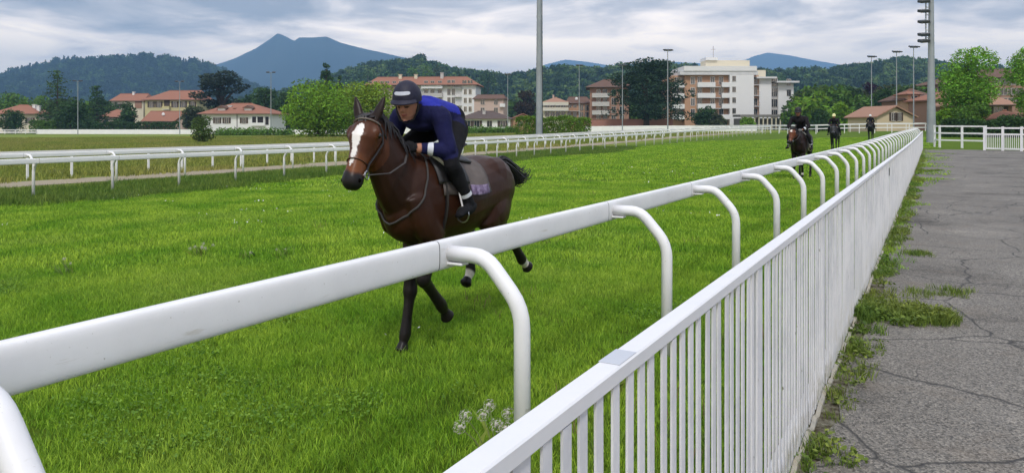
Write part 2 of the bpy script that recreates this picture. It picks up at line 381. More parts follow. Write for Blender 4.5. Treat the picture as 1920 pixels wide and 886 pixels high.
def running_rail(name, label, xr, reach, side, ys, y_end, top, sect, m, posts_seg=12, r=.041, group=None, vis_from=None):
    """xr(y): rail line; side=+1 posts stand on the +x side of the rail"""
    t = empty(name, (0, 0, 0), 0, label, 'rail', group)
    pm = bent_post_mesh(reach, side, top - .065, r, posts_seg); pm.materials.append(m)
    for y in ys:
        x = xr(y); link('post', pm, None, t, (x + side*reach, y, gz(x + side*reach, y)), (R(RJ.uniform(-.6, .6)), 0, R(RJ.uniform(-1.5, 1.5))))
    j = [ys[0] - sect] + [y - (.09 if y > 1 else .30) for y in ys] + [y_end]
    for a, b in zip(j[:-1], j[1:]):
        k = max(2, int((b-a)/1.0)+1); rail_run(t, [(xr(v), v) for v in np.linspace(a+.004, b-.004, k)], m, RP, 'rail_section', top-.07)
    for y in ys:
        if 1 < y < 40:
            rail_run(t, [(xr(v), v) for v in (y-.0925, y-.0885)], SEAM, SP, 'joint_seam', top-.07)
            x = xr(y); MB().box((-.075 if side > 0 else -.02, -.035, -.014), (.02 if side > 0 else .075, .035, 0)).build('bracket', m, t, loc=(x+side*.10, y+.01, gz(x, y)+top-.065-r-.002), bevel=.004)
    return t
near_ys = [.925, 3.17] + [5.42 + 2.25*k for k in range(31)]
def xnear(y): return -2.21 + .75*float(sm(38, 78, y))
running_rail('running_rail', 'near white plastic running rail on bent posts beside the picket fence', xnear, .46, 1, near_ys, near_ys[-1]+1.5, 1.157, 2.2, WHITE, 14)
ysA = [11.4 + 2.31*k for k in range(-6, 46)]
running_rail('running_rail', 'white inner running rail along the far edge of the mown turf', lambda y: -21.55, .45, -1, ysA, ysA[-1]+2, 1.15, 2.3, WHITE_FAR, 8)
ysB = [7.6 + 2.8*k for k in range(-4, 40)]
running_rail('running_rail', 'white running rail on the near side of the sand path', lambda y: -25.9, .45, 1, ysB, ysB[-1]+2, 1.15, 2.8, WHITE_FAR, 8)
def post_rail(name, label, pts, top, rails, spacing, m, cat='fence', pw=.09, rh=.10, rt=.04, extra=None, group=None):
    """post-and-rail fence along ground points"""
    t = empty(name, (0, 0, 0), 0, label, cat, group); P = [Vector((p[0], p[1], 0)) for p in pts]
    pmesh = MB().box((-pw/2, -pw/2, -.1), (pw/2, pw/2, top+.03)).mesh('post'); pmesh.materials.append(m)
    for a, b in zip(P[:-1], P[1:]):
        L = (b-a).length; n = max(1, round(L/spacing)); d = (b-a)/n; ang = math.atan2(d.y, d.x)
        for i in range(n + (1 if b is P[-1] else 0)):
            q = a + d*i; link('post', pmesh, None, t, (q.x, q.y, gz(q.x, q.y)), (0, 0, ang))
        for i in range(n):
            q, w = a + d*i, a + d*(i+1); z0, z1 = gz(q.x, q.y), gz(w.x, w.y); s = d.length
            for zr in rails:
                mb = MB(); o = Vector((-math.sin(ang), math.cos(ang)))*(rt/2 + .0)
                vs = []
                for (c, zb) in ((q, z0), (w, z1)):
                    for sx, sz in ((-1, -1), (1, -1), (1, 1), (-1, 1)): vs.append((c.x+o.x*sx, c.y+o.y*sx, zb+zr+sz*rh/2))
                mb.add(vs, [(3,2,1,0), (4,5,6,7), (0,1,5,4), (1,2,6,5), (2,3,7,6), (3,0,4,7)]); mb.build('rail', m, t, fix=False)
    return t
post_rail('rail_fence', 'white post and rail fence on the far side of the sand path', [(-30., y) for y in np.arange(-8, 110, 20)], 1.05, (1.03,), 1.73, WHITE_FAR, 'fence', .07, .12, .06)

# ---- picket fence between the path and the track
PAINT = mat('picket_paint', (.78, .78, .80), .5, var=.05, vscale=9., col2=(.68, .69, .71), detail=8.)
def chipped():
    m = bpy.data.materials.new('picket_old_paint'); m.use_nodes = True; t = m.node_tree; n = t.nodes; l = t.links.new; b = n['Principled BSDF']; b.inputs['Roughness'].default_value = .55
    g = n.new('ShaderNodeNewGeometry')
    def nz(sc, det, ro): x = n.new('ShaderNodeTexNoise'); x.inputs['Scale'].default_value = sc; x.inputs['Detail'].default_value = det; x.inputs['Roughness'].default_value = ro; l(g.outputs['Position'], x.inputs['Vector']); return x.outputs['Fac']
    r = n.new('ShaderNodeValToRGB'); l(nz(2.5, 8, .7), r.inputs[0]); el = r.color_ramp.elements
    el[0].position = .30; el[0].color = (.56, .57, .60, 1); el[1].position = .55; el[1].color = (.76, .76, .78, 1)
    r2 = n.new('ShaderNodeValToRGB'); l(nz(11., 8, .72), r2.inputs[0]); e2 = r2.color_ramp.elements; e2[0].position = .655; e2[0].color = (0, 0, 0, 1); e2[1].position = .69; e2[1].color = (1, 1, 1, 1)
    mx = n.new('ShaderNodeMix'); mx.data_type = 'RGBA'; l(r2.outputs[0], mx.inputs[0]); l(r.outputs[0], mx.inputs[6]); mx.inputs[7].default_value = (.25, .24, .22, 1)
    sz = n.new('ShaderNodeSeparateXYZ'); l(g.outputs['Position'], sz.inputs[0]); zr = n.new('ShaderNodeMapRange'); l(sz.outputs[2], zr.inputs[0]); zr.inputs[1].default_value = .42; zr.inputs[2].default_value = .0
    st = n.new('ShaderNodeMapRange'); l(nz(5., 8, .75), st.inputs[0]); st.inputs[1].default_value = .45; st.inputs[2].default_value = .66; mu = n.new('ShaderNodeMath'); mu.operation = 'MULTIPLY'; l(zr.outputs[0], mu.inputs[0]); l(st.outputs[0], mu.inputs[1])
    m3 = n.new('ShaderNodeMix'); m3.data_type = 'RGBA'; l(mu.outputs[0], m3.inputs[0]); l(mx.outputs[2], m3.inputs[6]); m3.inputs[7].default_value = (.30, .29, .20, 1); l(m3.outputs[2], b.inputs['Base Color'])
    return m
CHIP = chipped()
def picket_fence():
    t = empty('picket_fence', (0, 0, 0), 0, 'long white picket fence with flat top rail beside the asphalt path', 'fence')
    xf = -.648                                  # middle of the fence
    step = .086; y = .62; k = 0; rest = MB(); pk = MB().box((-.003, -.019, .03), (.003, .019, 1.165)).mesh('picket'); pk.materials.append(CHIP)
    pk2 = MB().box((-.022, -.032, -.05), (.020, .032, 1.163)).mesh('picket_post'); pk2.materials.append(CHIP)
    rs = random.Random(5)
    while y < 55.5:
        z = gz(xf, y); lean = Matrix.Rotation(R(rs.uniform(-.35, .35)), 3, 'X')
        if k % 24 == 6: link('post', pk2, None, t, (xf, y, z))
        elif k < 312: o = link('picket', pk, None, t, (xf + .022 + rs.uniform(-.001, .001), y + rs.uniform(-.003, .003), z), (R(rs.uniform(-.25, .25)), R(rs.uniform(-.15, .15)), 0))
        else: rest.box((xf+.019, y-.019, z+.03), (xf+.025, y+.019, z+1.165))
        y += step; k += 1
    o = rest.build('pickets_far', CHIP, t, fix=False); o['kind'] = 'stuff'
    ys = [-.6, 4.13] + [4.13 + 4.2*i for i in range(1, 13)]
    for a, b in zip(ys[:-1], ys[1:]):
        for nm, z0, z1, x0, x1, mm in (('top_rail', 1.166, 1.205, -.0275, .030, PAINT), ('bottom_rail', .10, .145, -.034, .0178, CHIP)):
            mb = MB(); vs = []
            for yy in (a+.004, b-.004):
                zz_ = gz(xf, yy)
                for px, pz in ((x0, z0), (x1, z0), (x1, z1), (x0, z1)): vs.append((xf+px, yy, zz_+pz))
            mb.add(vs, [(3,2,1,0), (4,5,6,7), (0,1,5,4), (1,2,6,5), (2,3,7,6), (3,0,4,7)]); mb.build(nm, mm, t, bevel=.004 if a < 20 else 0)
    tp = MB().box((-.026, -.055, 0), (.026, .055, .0012)).build('tape_patch', mat('grey_tape', (.50, .53, .58), .4), t, loc=(xf, 1.64, 1.2055))
    st = MB().box((0, -.07, -.06), (.004, .07, .06)).build('sticker', mat('sticker_dark', (.03, .03, .05), .4), t, loc=(xf+.029, 13.2, gz(xf, 13.2)+1.02))
    # white kerb board at the foot, worn and broken
    rs = random.Random(8); yy = .5
    while yy < 40:
        L = rs.uniform(.5, 1.6); mb = MB(); n = 8; vs = []
        for i in range(n+1):
            q = yy + L*i/n; z = gz(xf, q); h = .028 + rs.uniform(-.022, .025)
            for px, pz in ((.030, -.02), (.052, -.02), (.052, h), (.030, h+.01)): vs.append((xf+px, q, z+pz))
        fs = [(3,2,1,0), (n*4, n*4+1, n*4+2, n*4+3)]
        for i in range(n):
            for c in range(4): fs.append((i*4+c, i*4+(c+1) % 4, (i+1)*4+(c+1) % 4, (i+1)*4+c))
        mb.add(vs, fs); mb.build('kerb_board', mat('kerb_dirty', (.50, .48, .43), .8, var=.5, vscale=9., col2=(.20, .17, .11), detail=8.), t); yy += L + rs.uniform(.0, .12)
picket_fence()
# ================================================================== horses and riders
def loft(mb, rings, n=18, side=(0, 1, 0), power=2.0):
    """rings: (centre, half width, half depth); the width runs along `side`; ends are rounded off"""
    P = [Vector(r[0]) for r in rings]; S0 = Vector(side); V = []; F = []; cnt = 0
    def ring(p, t, w, d):
        s = (S0 - t*S0.dot(t)); s = s.normalized() if s.length > 1e-4 else t.orthogonal().normalized(); u = t.cross(s).normalized()
        out = []
        for k in range(n):
            a = 2*math.pi*k/n; c, q = math.cos(a), math.sin(a); e = 2/power
            out.append(p + s*(w*math.copysign(abs(c)**e, c)) + u*(d*math.copysign(abs(q)**e, q)))
        return out
    T = [(P[min(i+1, len(P)-1)] - P[max(i-1, 0)]).normalized() for i in range(len(P))]
    allr = []
    c0, w0, d0 = rings[0]; e0 = min(w0, d0)*.45
    allr.append(ring(P[0]-T[0]*e0, T[0], w0*.55, d0*.55))
    for i, (c, w, d) in enumerate(rings): allr.append(ring(P[i], T[i], w, d))
    c1, w1, d1 = rings[-1]; e1 = min(w1, d1)*.45
    allr.append(ring(P[-1]+T[-1]*e1, T[-1], w1*.55, d1*.55))
    V = [q for r in allr for q in r]
    for i in range(len(allr)-1):
        for k in range(n): k2 = (k+1) % n; F.append((i*n+k, i*n+k2, (i+1)*n+k2, (i+1)*n+k))
    F += [tuple(range(n))[::-1], tuple((len(allr)-1)*n+k for k in range(n))]
    mb.add(V, F)
def smooth_rings(rings, k=4):
    """Catmull-Rom through the rings"""
    out = []; A = [np.array([*r[0], r[1], r[2]], float) for r in rings]
    for i in range(len(A)-1):
        p0, p1, p2, p3 = A[max(i-1, 0)], A[i], A[i+1], A[min(i+2, len(A)-1)]
        for j in range(k):
            t = j/k; q = .5*((2*p1) + (-p0+p2)*t + (2*p0-5*p1+4*p2-p3)*t*t + (-p0+3*p1-3*p2+p3)*t**3); out.append(q)
    out.append(A[-1]); return [((q[0], q[1], q[2]), max(q[3], .004), max(q[4], .004)) for q in out]
def fuse(name, mb, voxel, smooth_it=6, fac=.5):
    """join overlapping shapes into one continuous skin"""
    me = mb.mesh(name); bm = bmesh.new(); bm.from_mesh(me); bmesh.ops.recalc_face_normals(bm, faces=bm.faces); bm.to_mesh(me); bm.free()
    o = bpy.data.objects.new(name, me); COL.objects.link(o)
    r = o.modifiers.new('r', 'REMESH'); r.mode = 'VOXEL'; r.voxel_size = voxel; r.adaptivity = 0
    s = o.modifiers.new('s', 'SMOOTH'); s.factor = fac; s.iterations = smooth_it
    dg = bpy.context.evaluated_depsgraph_get(); out = bpy.data.meshes.new_from_object(o.evaluated_get(dg)); out.name = name
    bpy.data.objects.remove(o); bpy.data.meshes.remove(me)
    out.polygons.foreach_set('use_smooth', np.ones(len(out.polygons), dtype=bool)); out.materials.clear(); return out
def paint(me, fn, attr='coat'):
    n = len(me.vertices); co = np.empty(n*3, np.float32); me.vertices.foreach_get('co', co); co = co.reshape(-1, 3).astype(float)
    c = fn(co); a = me.attributes.new(attr, 'FLOAT_COLOR', 'POINT'); a.data.foreach_set('color', np.concatenate([c, np.ones((n, 1))], 1).astype(np.float32).ravel())
def seg_dist(co, a, b):
    a, b = np.array(a, float), np.array(b, float); ab = b-a; t = np.clip(((co-a) @ ab)/(ab @ ab), 0, 1); return np.linalg.norm(co-(a+t[:, None]*ab), axis=1), t
HIDE = mat('horse_coat', (.1, .05, .02), .40, attr='coat', var=.22, vscale=5., spec=.22, bump=.16, bscale=12.)
SKIN = mat('rider_cloth', (.1, .1, .1), .85, attr='coat', var=.10, vscale=22., spec=.25, bump=.75, bscale=11.)
HAIR = mat('horse_hair', (.009, .008, .009), .5, var=.3, vscale=30., spec=.4)
LEATH = mat('black_leather', (.012, .011, .012), .45, spec=.5)
BROWNL = mat('brown_leather', (.06, .028, .015), .5)
STEEL = mat('steel', (.55, .55, .56), .3, metal=1.)
WEB = mat('pale_webbing', (.62, .60, .58), .7)
RUBB = mat('rein_rubber', (.05, .045, .045), .7)
def A(*p): return np.array(p, float)
TORSO = [((.36, 0, 1.13), .085, .13), ((.29, 0, 1.13), .155, .25), ((.17, 0, 1.16), .215, .345), ((.02, 0, 1.185), .248, .375), ((-.18, 0, 1.172), .28, .355), ((-.38, 0, 1.16), .295, .335), ((-.58, 0, 1.178), .285, .305), ((-.78, 0, 1.21), .28, .292), ((-.95, 0, 1.205), .265, .27), ((-1.09, 0, 1.17), .215, .215), ((-1.17, 0, 1.14), .13, .14)]
TS = smooth_rings(TORSO, 6)
def torso_at(x):
    xs = [-r[0][0] for r in TS]; return [float(np.interp(-x, xs, [r[i] if i else r[0][2] for r in TS])) for i in (0, 1, 2)]
def torso_pt(x, ang, off=0.):
    """point on the barrel: ang 0 = spine, 90 deg = left flank"""
    z, w, d = torso_at(x); return Vector((x, math.sin(ang)*(w+off), z+math.cos(ang)*(d+off)))
LEG_DIV = {'fore': [(.0, .155, .13), (.5, .105, .095)], 'hind': []}
def horse(tname, label, group, loc, rz, pose, voxel, coat):
    t = empty(tname, loc, rz, label, 'horse', group)
    P = pose; mb = MB()
    loft(mb, TS, 22, power=2.15)
    # withers ridge and croup
    loft(mb, smooth_rings([((.20, 0, 1.46), .05, .06), ((.02, 0, 1.50), .055, .075), ((-.2, 0, 1.47), .06, .06)], 3), 12)
    for s in (-1, 1):
        loft(mb, smooth_rings([((-.62, s*.13, 1.30), .10, .13), ((-.85, s*.13, 1.30), .14, .19), ((-1.06, s*.11, 1.19), .11, .16)], 3), 14)
    # neck
    pol = A(*P['poll']); base = A(.20, 0, 1.26); nb = A(*P.get('neck_mid', ((pol[0]+base[0])/2+.02, pol[1]/2, (pol[2]+base[2])/2-.015)))
    loft(mb, smooth_rings([(tuple(base+A(-.10, 0, -.02)), .165, .30), (tuple(base*.72+nb*.28), .142, .26), (tuple(nb), .108, .20), (tuple(nb*.45+pol*.55+A(.0, 0, -.01)), .088, .16), (tuple(pol+A(-.005, 0, -.05)), .078, .125)], 5), 16)
    # head frame: a down the face, n out of the forehead, l to the left
    a = A(*P['muzzle'])-pol; L = np.linalg.norm(a); a /= L; l = np.cross(A(0, 0, 1), A(a[0], a[1], 0)); l /= np.linalg.norm(l); n = np.cross(l, a); n = n if n[0]*a[0]+n[1]*a[1]+n[2] > 0 else -n
    if n @ A(pol[0]-base[0], 0, .2) < 0: n = -n
    def H(tt, h=0., w=0.): return pol + a*(tt*L) + n*h + l*w
    hr = [(-.04, -.035, .066, .070), (.10, -.045, .098, .108), (.24, -.064, .116, .142), (.36, -.074, .106, .150), (.50, -.066, .080, .122), (.65, -.052, .065, .092), (.80, -.044, .063, .076), (.92, -.044, .070, .078), (1.0, -.055, .062, .066)]
    loft(mb, smooth_rings([(tuple(H(q, h)), w, d) for q, h, w, d in hr], 4), 18, side=tuple(l), power=2.25)
    for s in (-1, 1):
        loft(mb, [(tuple(H(.16, .008, s*.084)), .030, .022), (tuple(H(.23, .004, s*.10)), .030, .026), (tuple(H(.31, -.010, s*.094)), .026, .02)], 10, side=tuple(l))   # brow over the eye
        loft(mb, [(tuple(H(.30, -.12, s*.055)), .03, .055), (tuple(H(.42, -.125, s*.05)), .03, .06)], 10, side=tuple(l))      # jowl
        loft(mb, [(tuple(H(.86, -.012, s*.045)), .016, .014), (tuple(H(.95, -.014, s*.05)), .02, .022)], 8, side=tuple(l))     # nostril flare
    loft(mb, [(tuple(H(.80, -.085)), .035, .03), (tuple(H(.94, -.10)), .036, .03), (tuple(H(1.0, -.095)), .03, .024)], 10, side=tuple(l))           # lower lip
    # legs
    def hoof(f, h, dirx):
        f, h = A(*f), A(*h); d = (h-f)/np.linalg.norm(h-f); loft(mb, [(tuple(f*.45+h*.55), .036, .040), (tuple(f*.15+h*.85), .048, .052), (tuple(h), .058, .064)], 12)
    for key, s in (('lf', 1), ('rf', -1)):
        e, k, f, h = [A(*q) for q in P[key]]
        loft(mb, smooth_rings([((.20, s*.125, 1.24), .085, .16), ((.15, s*.145, 1.05), .085, .15), (tuple(e), .088, .125), (tuple(e*.55+k*.45), .072, .085), (tuple(e*.18+k*.82), .055, .060), (tuple(k), .058, .062), (tuple(k*.82+f*.18), .043, .048), (tuple(k*.45+f*.55), .037, .044), (tuple(k*.1+f*.9), .043, .050), (tuple(f), .045, .053), (tuple(f*.6+h*.4), .038, .042)], 3), 14)
        hoof(f, h, s)
    for key, s in (('lh', 1), ('rh', -1)):
        st, k, f, h = [A(*q) for q in P[key]]
        loft(mb, smooth_rings([((-.92, s*.14, 1.25), .10, .22), (tuple(A(-.88, s*.165, 1.10)*.6+st*.4), .105, .215), (tuple(st), .088, .165), (tuple(st*.6+k*.4), .066, .115), (tuple(st*.25+k*.75), .044, .066), (tuple(k), .050, .068), (tuple(k*.85+f*.15), .042, .054), (tuple(k*.45+f*.55), .037, .044), (tuple(k*.1+f*.9), .043, .051), (tuple(f), .044, .052), (tuple(f*.6+h*.4), .038, .042)], 3), 14)
        hoof(f, h, s)
    # ears
    for s in (-1, 1):
        b0 = H(.02, -.005, s*.060); up = -a*.9+n*P.get('ear_n', .35)+l*s*.30; up /= np.linalg.norm(up)
        loft(mb, smooth_rings([(tuple(b0-up*.03), .028, .024), (tuple(b0+up*.045), .038, .024), (tuple(b0+up*.115), .030, .018), (tuple(b0+up*.18), .009, .008)], 3), 10, side=tuple(l))
    me = fuse('body', mb, voxel, 5 if voxel < .02 else 3)
    bay = A(*coat['body']); dark = A(.010, .008, .008)
    def colour(co):
        c = np.tile(bay, (len(co), 1)); z = co[:, 2]
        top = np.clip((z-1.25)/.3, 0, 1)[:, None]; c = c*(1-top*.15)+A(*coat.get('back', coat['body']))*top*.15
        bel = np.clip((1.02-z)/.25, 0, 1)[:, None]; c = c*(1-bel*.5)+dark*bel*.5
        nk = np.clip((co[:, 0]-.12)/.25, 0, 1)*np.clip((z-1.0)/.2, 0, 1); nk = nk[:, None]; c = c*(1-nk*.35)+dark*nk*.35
        for key in ('lf', 'rf', 'lh', 'rh'):
            e, k, f, h = P[key]
            d1, t1 = seg_dist(co, e, k); w = np.clip((t1-.25)/.5, 0, 1)*(d1 < .16)*((np.abs(co[:, 1]) < .27)); c = c*(1-w[:, None])+dark*w[:, None]
            for p, q, r in ((k, f, .10), (f, h, .12)):
                d, tt = seg_dist(co, p, q); w = (d < r)*1.; c = c*(1-w[:, None])+dark*w[:, None]
            if key in coat.get('socks', ()):
                d, tt = seg_dist(co, f, h); w = (d < .075)*np.clip((tt-.02)/.1, 0, 1)*np.clip((.60-tt)/.05, 0, 1); c = c*(1-w[:, None])+A(.62, .58, .52)*w[:, None]
        q = (co-pol); ta = (q @ a)/L; hn = q @ n; hl = q @ l
        inh = (ta > .02) & (ta < 1.15) & (hn > -.22) & (hn < .12) & (np.abs(hl) < .14) & (co[:, 0] > pol[0]-.12)
        face = A(*coat['face']); w = inh*np.clip(ta/.25, 0, 1); c = c*(1-w[:, None])+face*w[:, None]
        tan = A(*coat.get('tan', coat['face'])); w = inh*np.clip((ta-.55)/.15, 0, 1)*np.clip((.90-ta)/.05, 0, 1)*.8; c = c*(1-w[:, None])+tan*w[:, None]
        w = inh*np.clip((ta-.84-.03*np.sin(hl*60))/.06, 0, 1); c = c*(1-w[:, None])+A(.014, .012, .013)*w[:, None]
        if coat.get('blaze'):
            wid = np.interp(ta, [.15, .21, .32, .5, .72, .80], [0., .030, .040, .022, .014, 0.]); off = np.interp(ta, [.16, .4, .8], [.004, -.004, -.008])
            w = inh*(hn > -.025)*(ta > .15)*(ta < .79)*(np.abs(hl-off) < wid+.002*np.sin(ta*45)); w = w.astype(float); c = c*(1-w[:, None])+A(.78, .75, .72)*w[:, None]
        if coat.get('star'):
            w = (inh*(hn > -.03)*(np.abs(hl) < .03)*(np.abs(ta-.24) < .08)).astype(float); c = c*(1-w[:, None])+A(.7, .66, .6)*w[:, None]
        e1 = ((ta < .06) & (ta > -.5) & (hn > -.1) & (np.abs(hl) > .02) & (co[:, 2] > pol[2]-.02)).astype(float); c = c*(1-.65*e1[:, None])+dark*.65*e1[:, None]
        return c
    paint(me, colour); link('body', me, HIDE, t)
    from mathutils.bvhtree import BVHTree
    bvh = BVHTree.FromPolygons([v.co.copy() for v in me.vertices], [tuple(p.vertices) for p in me.polygons])
    def snap(p, off):
        q, nn, _, _ = bvh.find_nearest(Vector(p)); return tuple(q+nn*off)
    # eyes and nostrils
    for s in (-1, 1):
        MB().ball(H(.255, -.024, s*.111), (.021, .021, .021), 10, 8).build('eye', mat('horse_eye', (.006, .004, .003), .08, spec=.8), t, smooth=True)
        MB().ball(H(.95, -.022, s*.061), (.013, .013, .016), 8, 6).build('nostril', mat('nostril', (.004, .003, .003), 1., spec=0.), t, smooth=True)
    # mane: a fringe of locks on the right of the crest, forelock between the ears
    rs = random.Random(3); mm = MB(); crest = [base+A(-.06, 0, .26), base*.5+nb*.5+A(-.085, 0, .17), nb+A(-.112, 0, .140), nb*.5+pol*.5+A(-.098, 0, .10), pol+A(-.07, 0, .035)]
    for i in range(64):
        u = i/63*3.999; j = int(u); f = u-j; c = crest[j]*(1-f)+crest[j+1]*f; sd = -1 if rs.random() < .8 else 1; ln = rs.uniform(.09, .16)
        q = [tuple(c+A(0, 0, .0)), tuple(c+A(-.01, sd*.035, .022)), tuple(c+A(-.02+rs.uniform(-.02, .01), sd*.085, -ln*.35)), tuple(c+A(-.02+rs.uniform(-.03, .02), sd*(.10+rs.uniform(0, .02)), -ln))]
        mm.tube(q, [.016, .018, .013, .003], 5, flat=.5)
    for i in range(9):
        c = H(-.02, .02, rs.uniform(-.035, .035)); q = [tuple(c), tuple(c+n*.035+a*.03), tuple(c+n*.03+a*rs.uniform(.08, .11)+l*rs.uniform(-.02, .02))]; mm.tube(q, [.012, .011, .003], 5)
    mm.build('mane', HAIR, t, smooth=True)
    # tail: dock and long strands
    tm = MB(); tp = [A(*q) for q in P['tail']]
    def tpos(u):
        u = u*(len(tp)-1); j = min(int(u), len(tp)-2); f = u-j; p0, p1, p2, p3 = tp[max(j-1, 0)], tp[j], tp[j+1], tp[min(j+2, len(tp)-1)]
        return .5*((2*p1)+(-p0+p2)*f+(2*p0-5*p1+4*p2-p3)*f*f+(-p0+3*p1-3*p2+p3)*f**3)
    for i in range(150):
        o = A(0, rs.gauss(0, 1), rs.gauss(0, 1)); e1 = rs.uniform(.6, 1.)*(.9+.1*rs.random()); k = 9; q = []; rr = []
        for j in range(k):
            u = j/(k-1)*e1; w = .012+.026*min(1, u*1.6)*(1 if u < .6 else 1-(u-.6)*1.7); q.append(tuple(tpos(u)+o*w)); rr.append(.0085*(1-.8*(j/(k-1))**2)+.0012)
        tm.tube(q, rr, 5)
    tm.build('tail', HAIR, t, smooth=True)
    # bridle
    def hloop(tt, off, name, m, r, lo=0., hi=2*math.pi, k=20, shift=0.):
        pts = []; ws = np.interp(tt, [q[0] for q in hr], [q[2] for q in hr]); ds = np.interp(tt, [q[0] for q in hr], [q[3] for q in hr]); hs = np.interp(tt, [q[0] for q in hr], [q[1] for q in hr])
        for i in range(k+1):
            g = lo+(hi-lo)*i/k; pts.append(tuple(H(tt+shift*math.sin(g), hs+math.sin(g)*(ds+off), math.cos(g)*(ws+off))))
        b = MB(); b.tube(pts, r, 6, flat=.6); return b.build(name, m, br, smooth=True)
    br = MB().tube([tuple(H(.02, .03, w)) for w in (-.07, -.04, 0, .04, .07)], .008, 6).build('bridle', LEATH, t, smooth=True)
    hloop(.085, .004, 'browband', mat('browband', (.22, .19, .17), .5) if coat.get('blaze') else LEATH, .009, .15, math.pi-.15)
    hloop(.68, .004, 'noseband', BROWNL, .006)
    for s in (-1, 1):
        pts = [tuple(H(.04, -.0, s*.078)), tuple(H(.14, -.055, s*.110)), tuple(H(.30, -.09, s*.122)), tuple(H(.48, -.085, s*.098)), tuple(H(.66, -.065, s*.076)), tuple(H(.80, -.066, s*.072))]
        b = MB(); b.tube(pts, .008, 6); b.build('cheek_strap', LEATH, br, smooth=True)
        pts = [tuple(H(.04, -.02, s*.07)), tuple(H(.16, -.13, s*.112)), tuple(H(.27, -.215, s*.065)), tuple(H(.29, -.235, 0))]
        b = MB(); b.tube(pts, .007, 6); b.build('throat_lash', LEATH, br, smooth=True)
        c = H(.82, -.070, s*.078); b = MB(); b.tube([tuple(c+a*.03*math.cos(q)+n*.03*math.sin(q)) for q in np.linspace(0, 2*math.pi, 15)], .005, 6); b.build('bit_ring', STEEL, br, smooth=True)
        hd = A(*P['hand']); hd[1] = s*abs(hd[1])
        pts = [tuple(c), tuple(c*.66+hd*.34+A(-.02, s*.055, -.055)), tuple(c*.33+hd*.67+A(-.02, s*.075, -.045)), tuple(hd)]
        b = MB(); b.tube(pts, .010, 6, flat=.5); b.build('rein', RUBB, br, smooth=True)
    b = MB(); b.tube([tuple(H(.82, -.07, w)) for w in (-.07, 0, .07)], .008, 6); b.build('bit', STEEL, br, smooth=True)
    # breast strap round the shoulders
    if P.get('breast'):
        b = MB(); key = [(.10, .0, 1.58), (.12, .12, 1.52), (.20, .22, 1.36), (.26, .22, 1.22), (.33, .12, 1.10), (.36, .0, 1.05)]
        key = key + [(x, -y, z) for x, y, z in key[-2::-1]]; pts = []
        for q0, q1 in zip(key[:-1], key[1:]):
            for g in range(4): pts.append(snap(A(*q0)*(1-g/4)+A(*q1)*g/4, .008))
        b.tube(pts, .008, 6); b.build('breast_strap', mat('grey_strap', (.05, .047, .046), .6), t, smooth=True)
    # saddle, cloth, girth
    def drape(name, x0, x1, a0, a1, off, m, parent, nx=12, na=22, wave=0., cut=None, th=.006):
        V = []; F = []
        for j in range(na+1):
            g = a0+(a1-a0)*j/na
            for i in range(nx+1):
                x = x0+(x1-x0)*i/nx
                if cut: x = cut(x, g)
                V.append(tuple(torso_pt(x, g, off+wave*math.sin(i*1.3+j*.7)*abs(g)/1.5+.02*max(0, abs(g)-1.2))))
        for j in range(na):
            for i in range(nx): q = j*(nx+1)+i; F.append((q, q+1, q+nx+2, q+nx+1))
        me_ = bpy.data.meshes.new(name); me_.from_pydata(V, [], F); me_.update(); o = link(name, me_, m, parent)
        me_.polygons.foreach_set('use_smooth', [True]*len(F)); md = o.modifiers.new('thick', 'SOLIDIFY'); md.thickness = th; md.offset = 1; return o
    cl = mat(coat['cloth_name'], coat['cloth'], .85, var=.18, vscale=9., bump=.3, bscale=90., spec=.15)
    sc = drape('saddle_cloth', .06, -.56, -1.46, 1.46, .012, cl, t, wave=.009)
    for s in (-1, 1):
        drape('cloth_print', -.24, -.50, s*1.24, s*1.46, .026, mat(coat['cloth_name']+'_print', coat['print'], .8, var=.5, vscale=14., col2=coat['print2'], spec=.15), sc, 6, 6, th=.003)
        drape('cloth_edge', .07, .035, s*.45, s*1.25, .034, WEB, sc, 2, 12, th=.004, cut=lambda x, g: x-.16*(abs(g)-.45))
    sd_ = drape('saddle', .02, -.42, -.62, .62, .035, LEATH, t, 12, 14, th=.02, cut=lambda x, g: x)
    loft_b = MB(); loft(loft_b, smooth_rings([((.05, 0, 1.60), .06, .02), ((-.08, 0, 1.575), .09, .025), ((-.28, 0, 1.555), .13, .028), ((-.42, 0, 1.60), .15, .025)], 3), 14); loft_b.build('saddle_seat', LEATH, sd_, smooth=True)
    for s in (-1, 1):
        b = MB(); b.tube([tuple(torso_pt(x_, s*g_, .052)) for x_, g_ in ((.08, .62), (.04, .80), (-.02, 1.0), (-.09, 1.2))], .013, 6, flat=.4, ref=(1, 0, 0)); b.build('girth_strap', WEB, sd_, smooth=True)
        drape('saddle_flap', .10, -.24, s*.55, s*1.22, .028, LEATH, sd_, 6, 8, th=.01)
        b = MB(); pts = [tuple(torso_pt(-.06, s*q, .045)) for q in np.linspace(.5, 1.15, 6)]+[P['stirrup_l' if s > 0 else 'stirrup_r']]; b.tube(pts, .011, 6, flat=.4); b.build('stirrup_leather', WEB, sd_, smooth=True)
        c = A(*P['stirrup_l' if s > 0 else 'stirrup_r']); b = MB()
        b.tube([tuple(c+A(0, .055*math.cos(q)*s, -.055+.06*math.sin(q))) for q in np.linspace(0, 2*math.pi, 17)], .006, 6); b.build('stirrup_iron', STEEL, sd_, smooth=True)
    b = MB(); b.tube([tuple(torso_pt(.03, q, .014)) for q in np.linspace(1.1, 2*math.pi-1.1, 24)], .016, 6, flat=.35, ref=(1, 0, 0)); b.build('girth', LEATH, t, smooth=True)
    return t, H

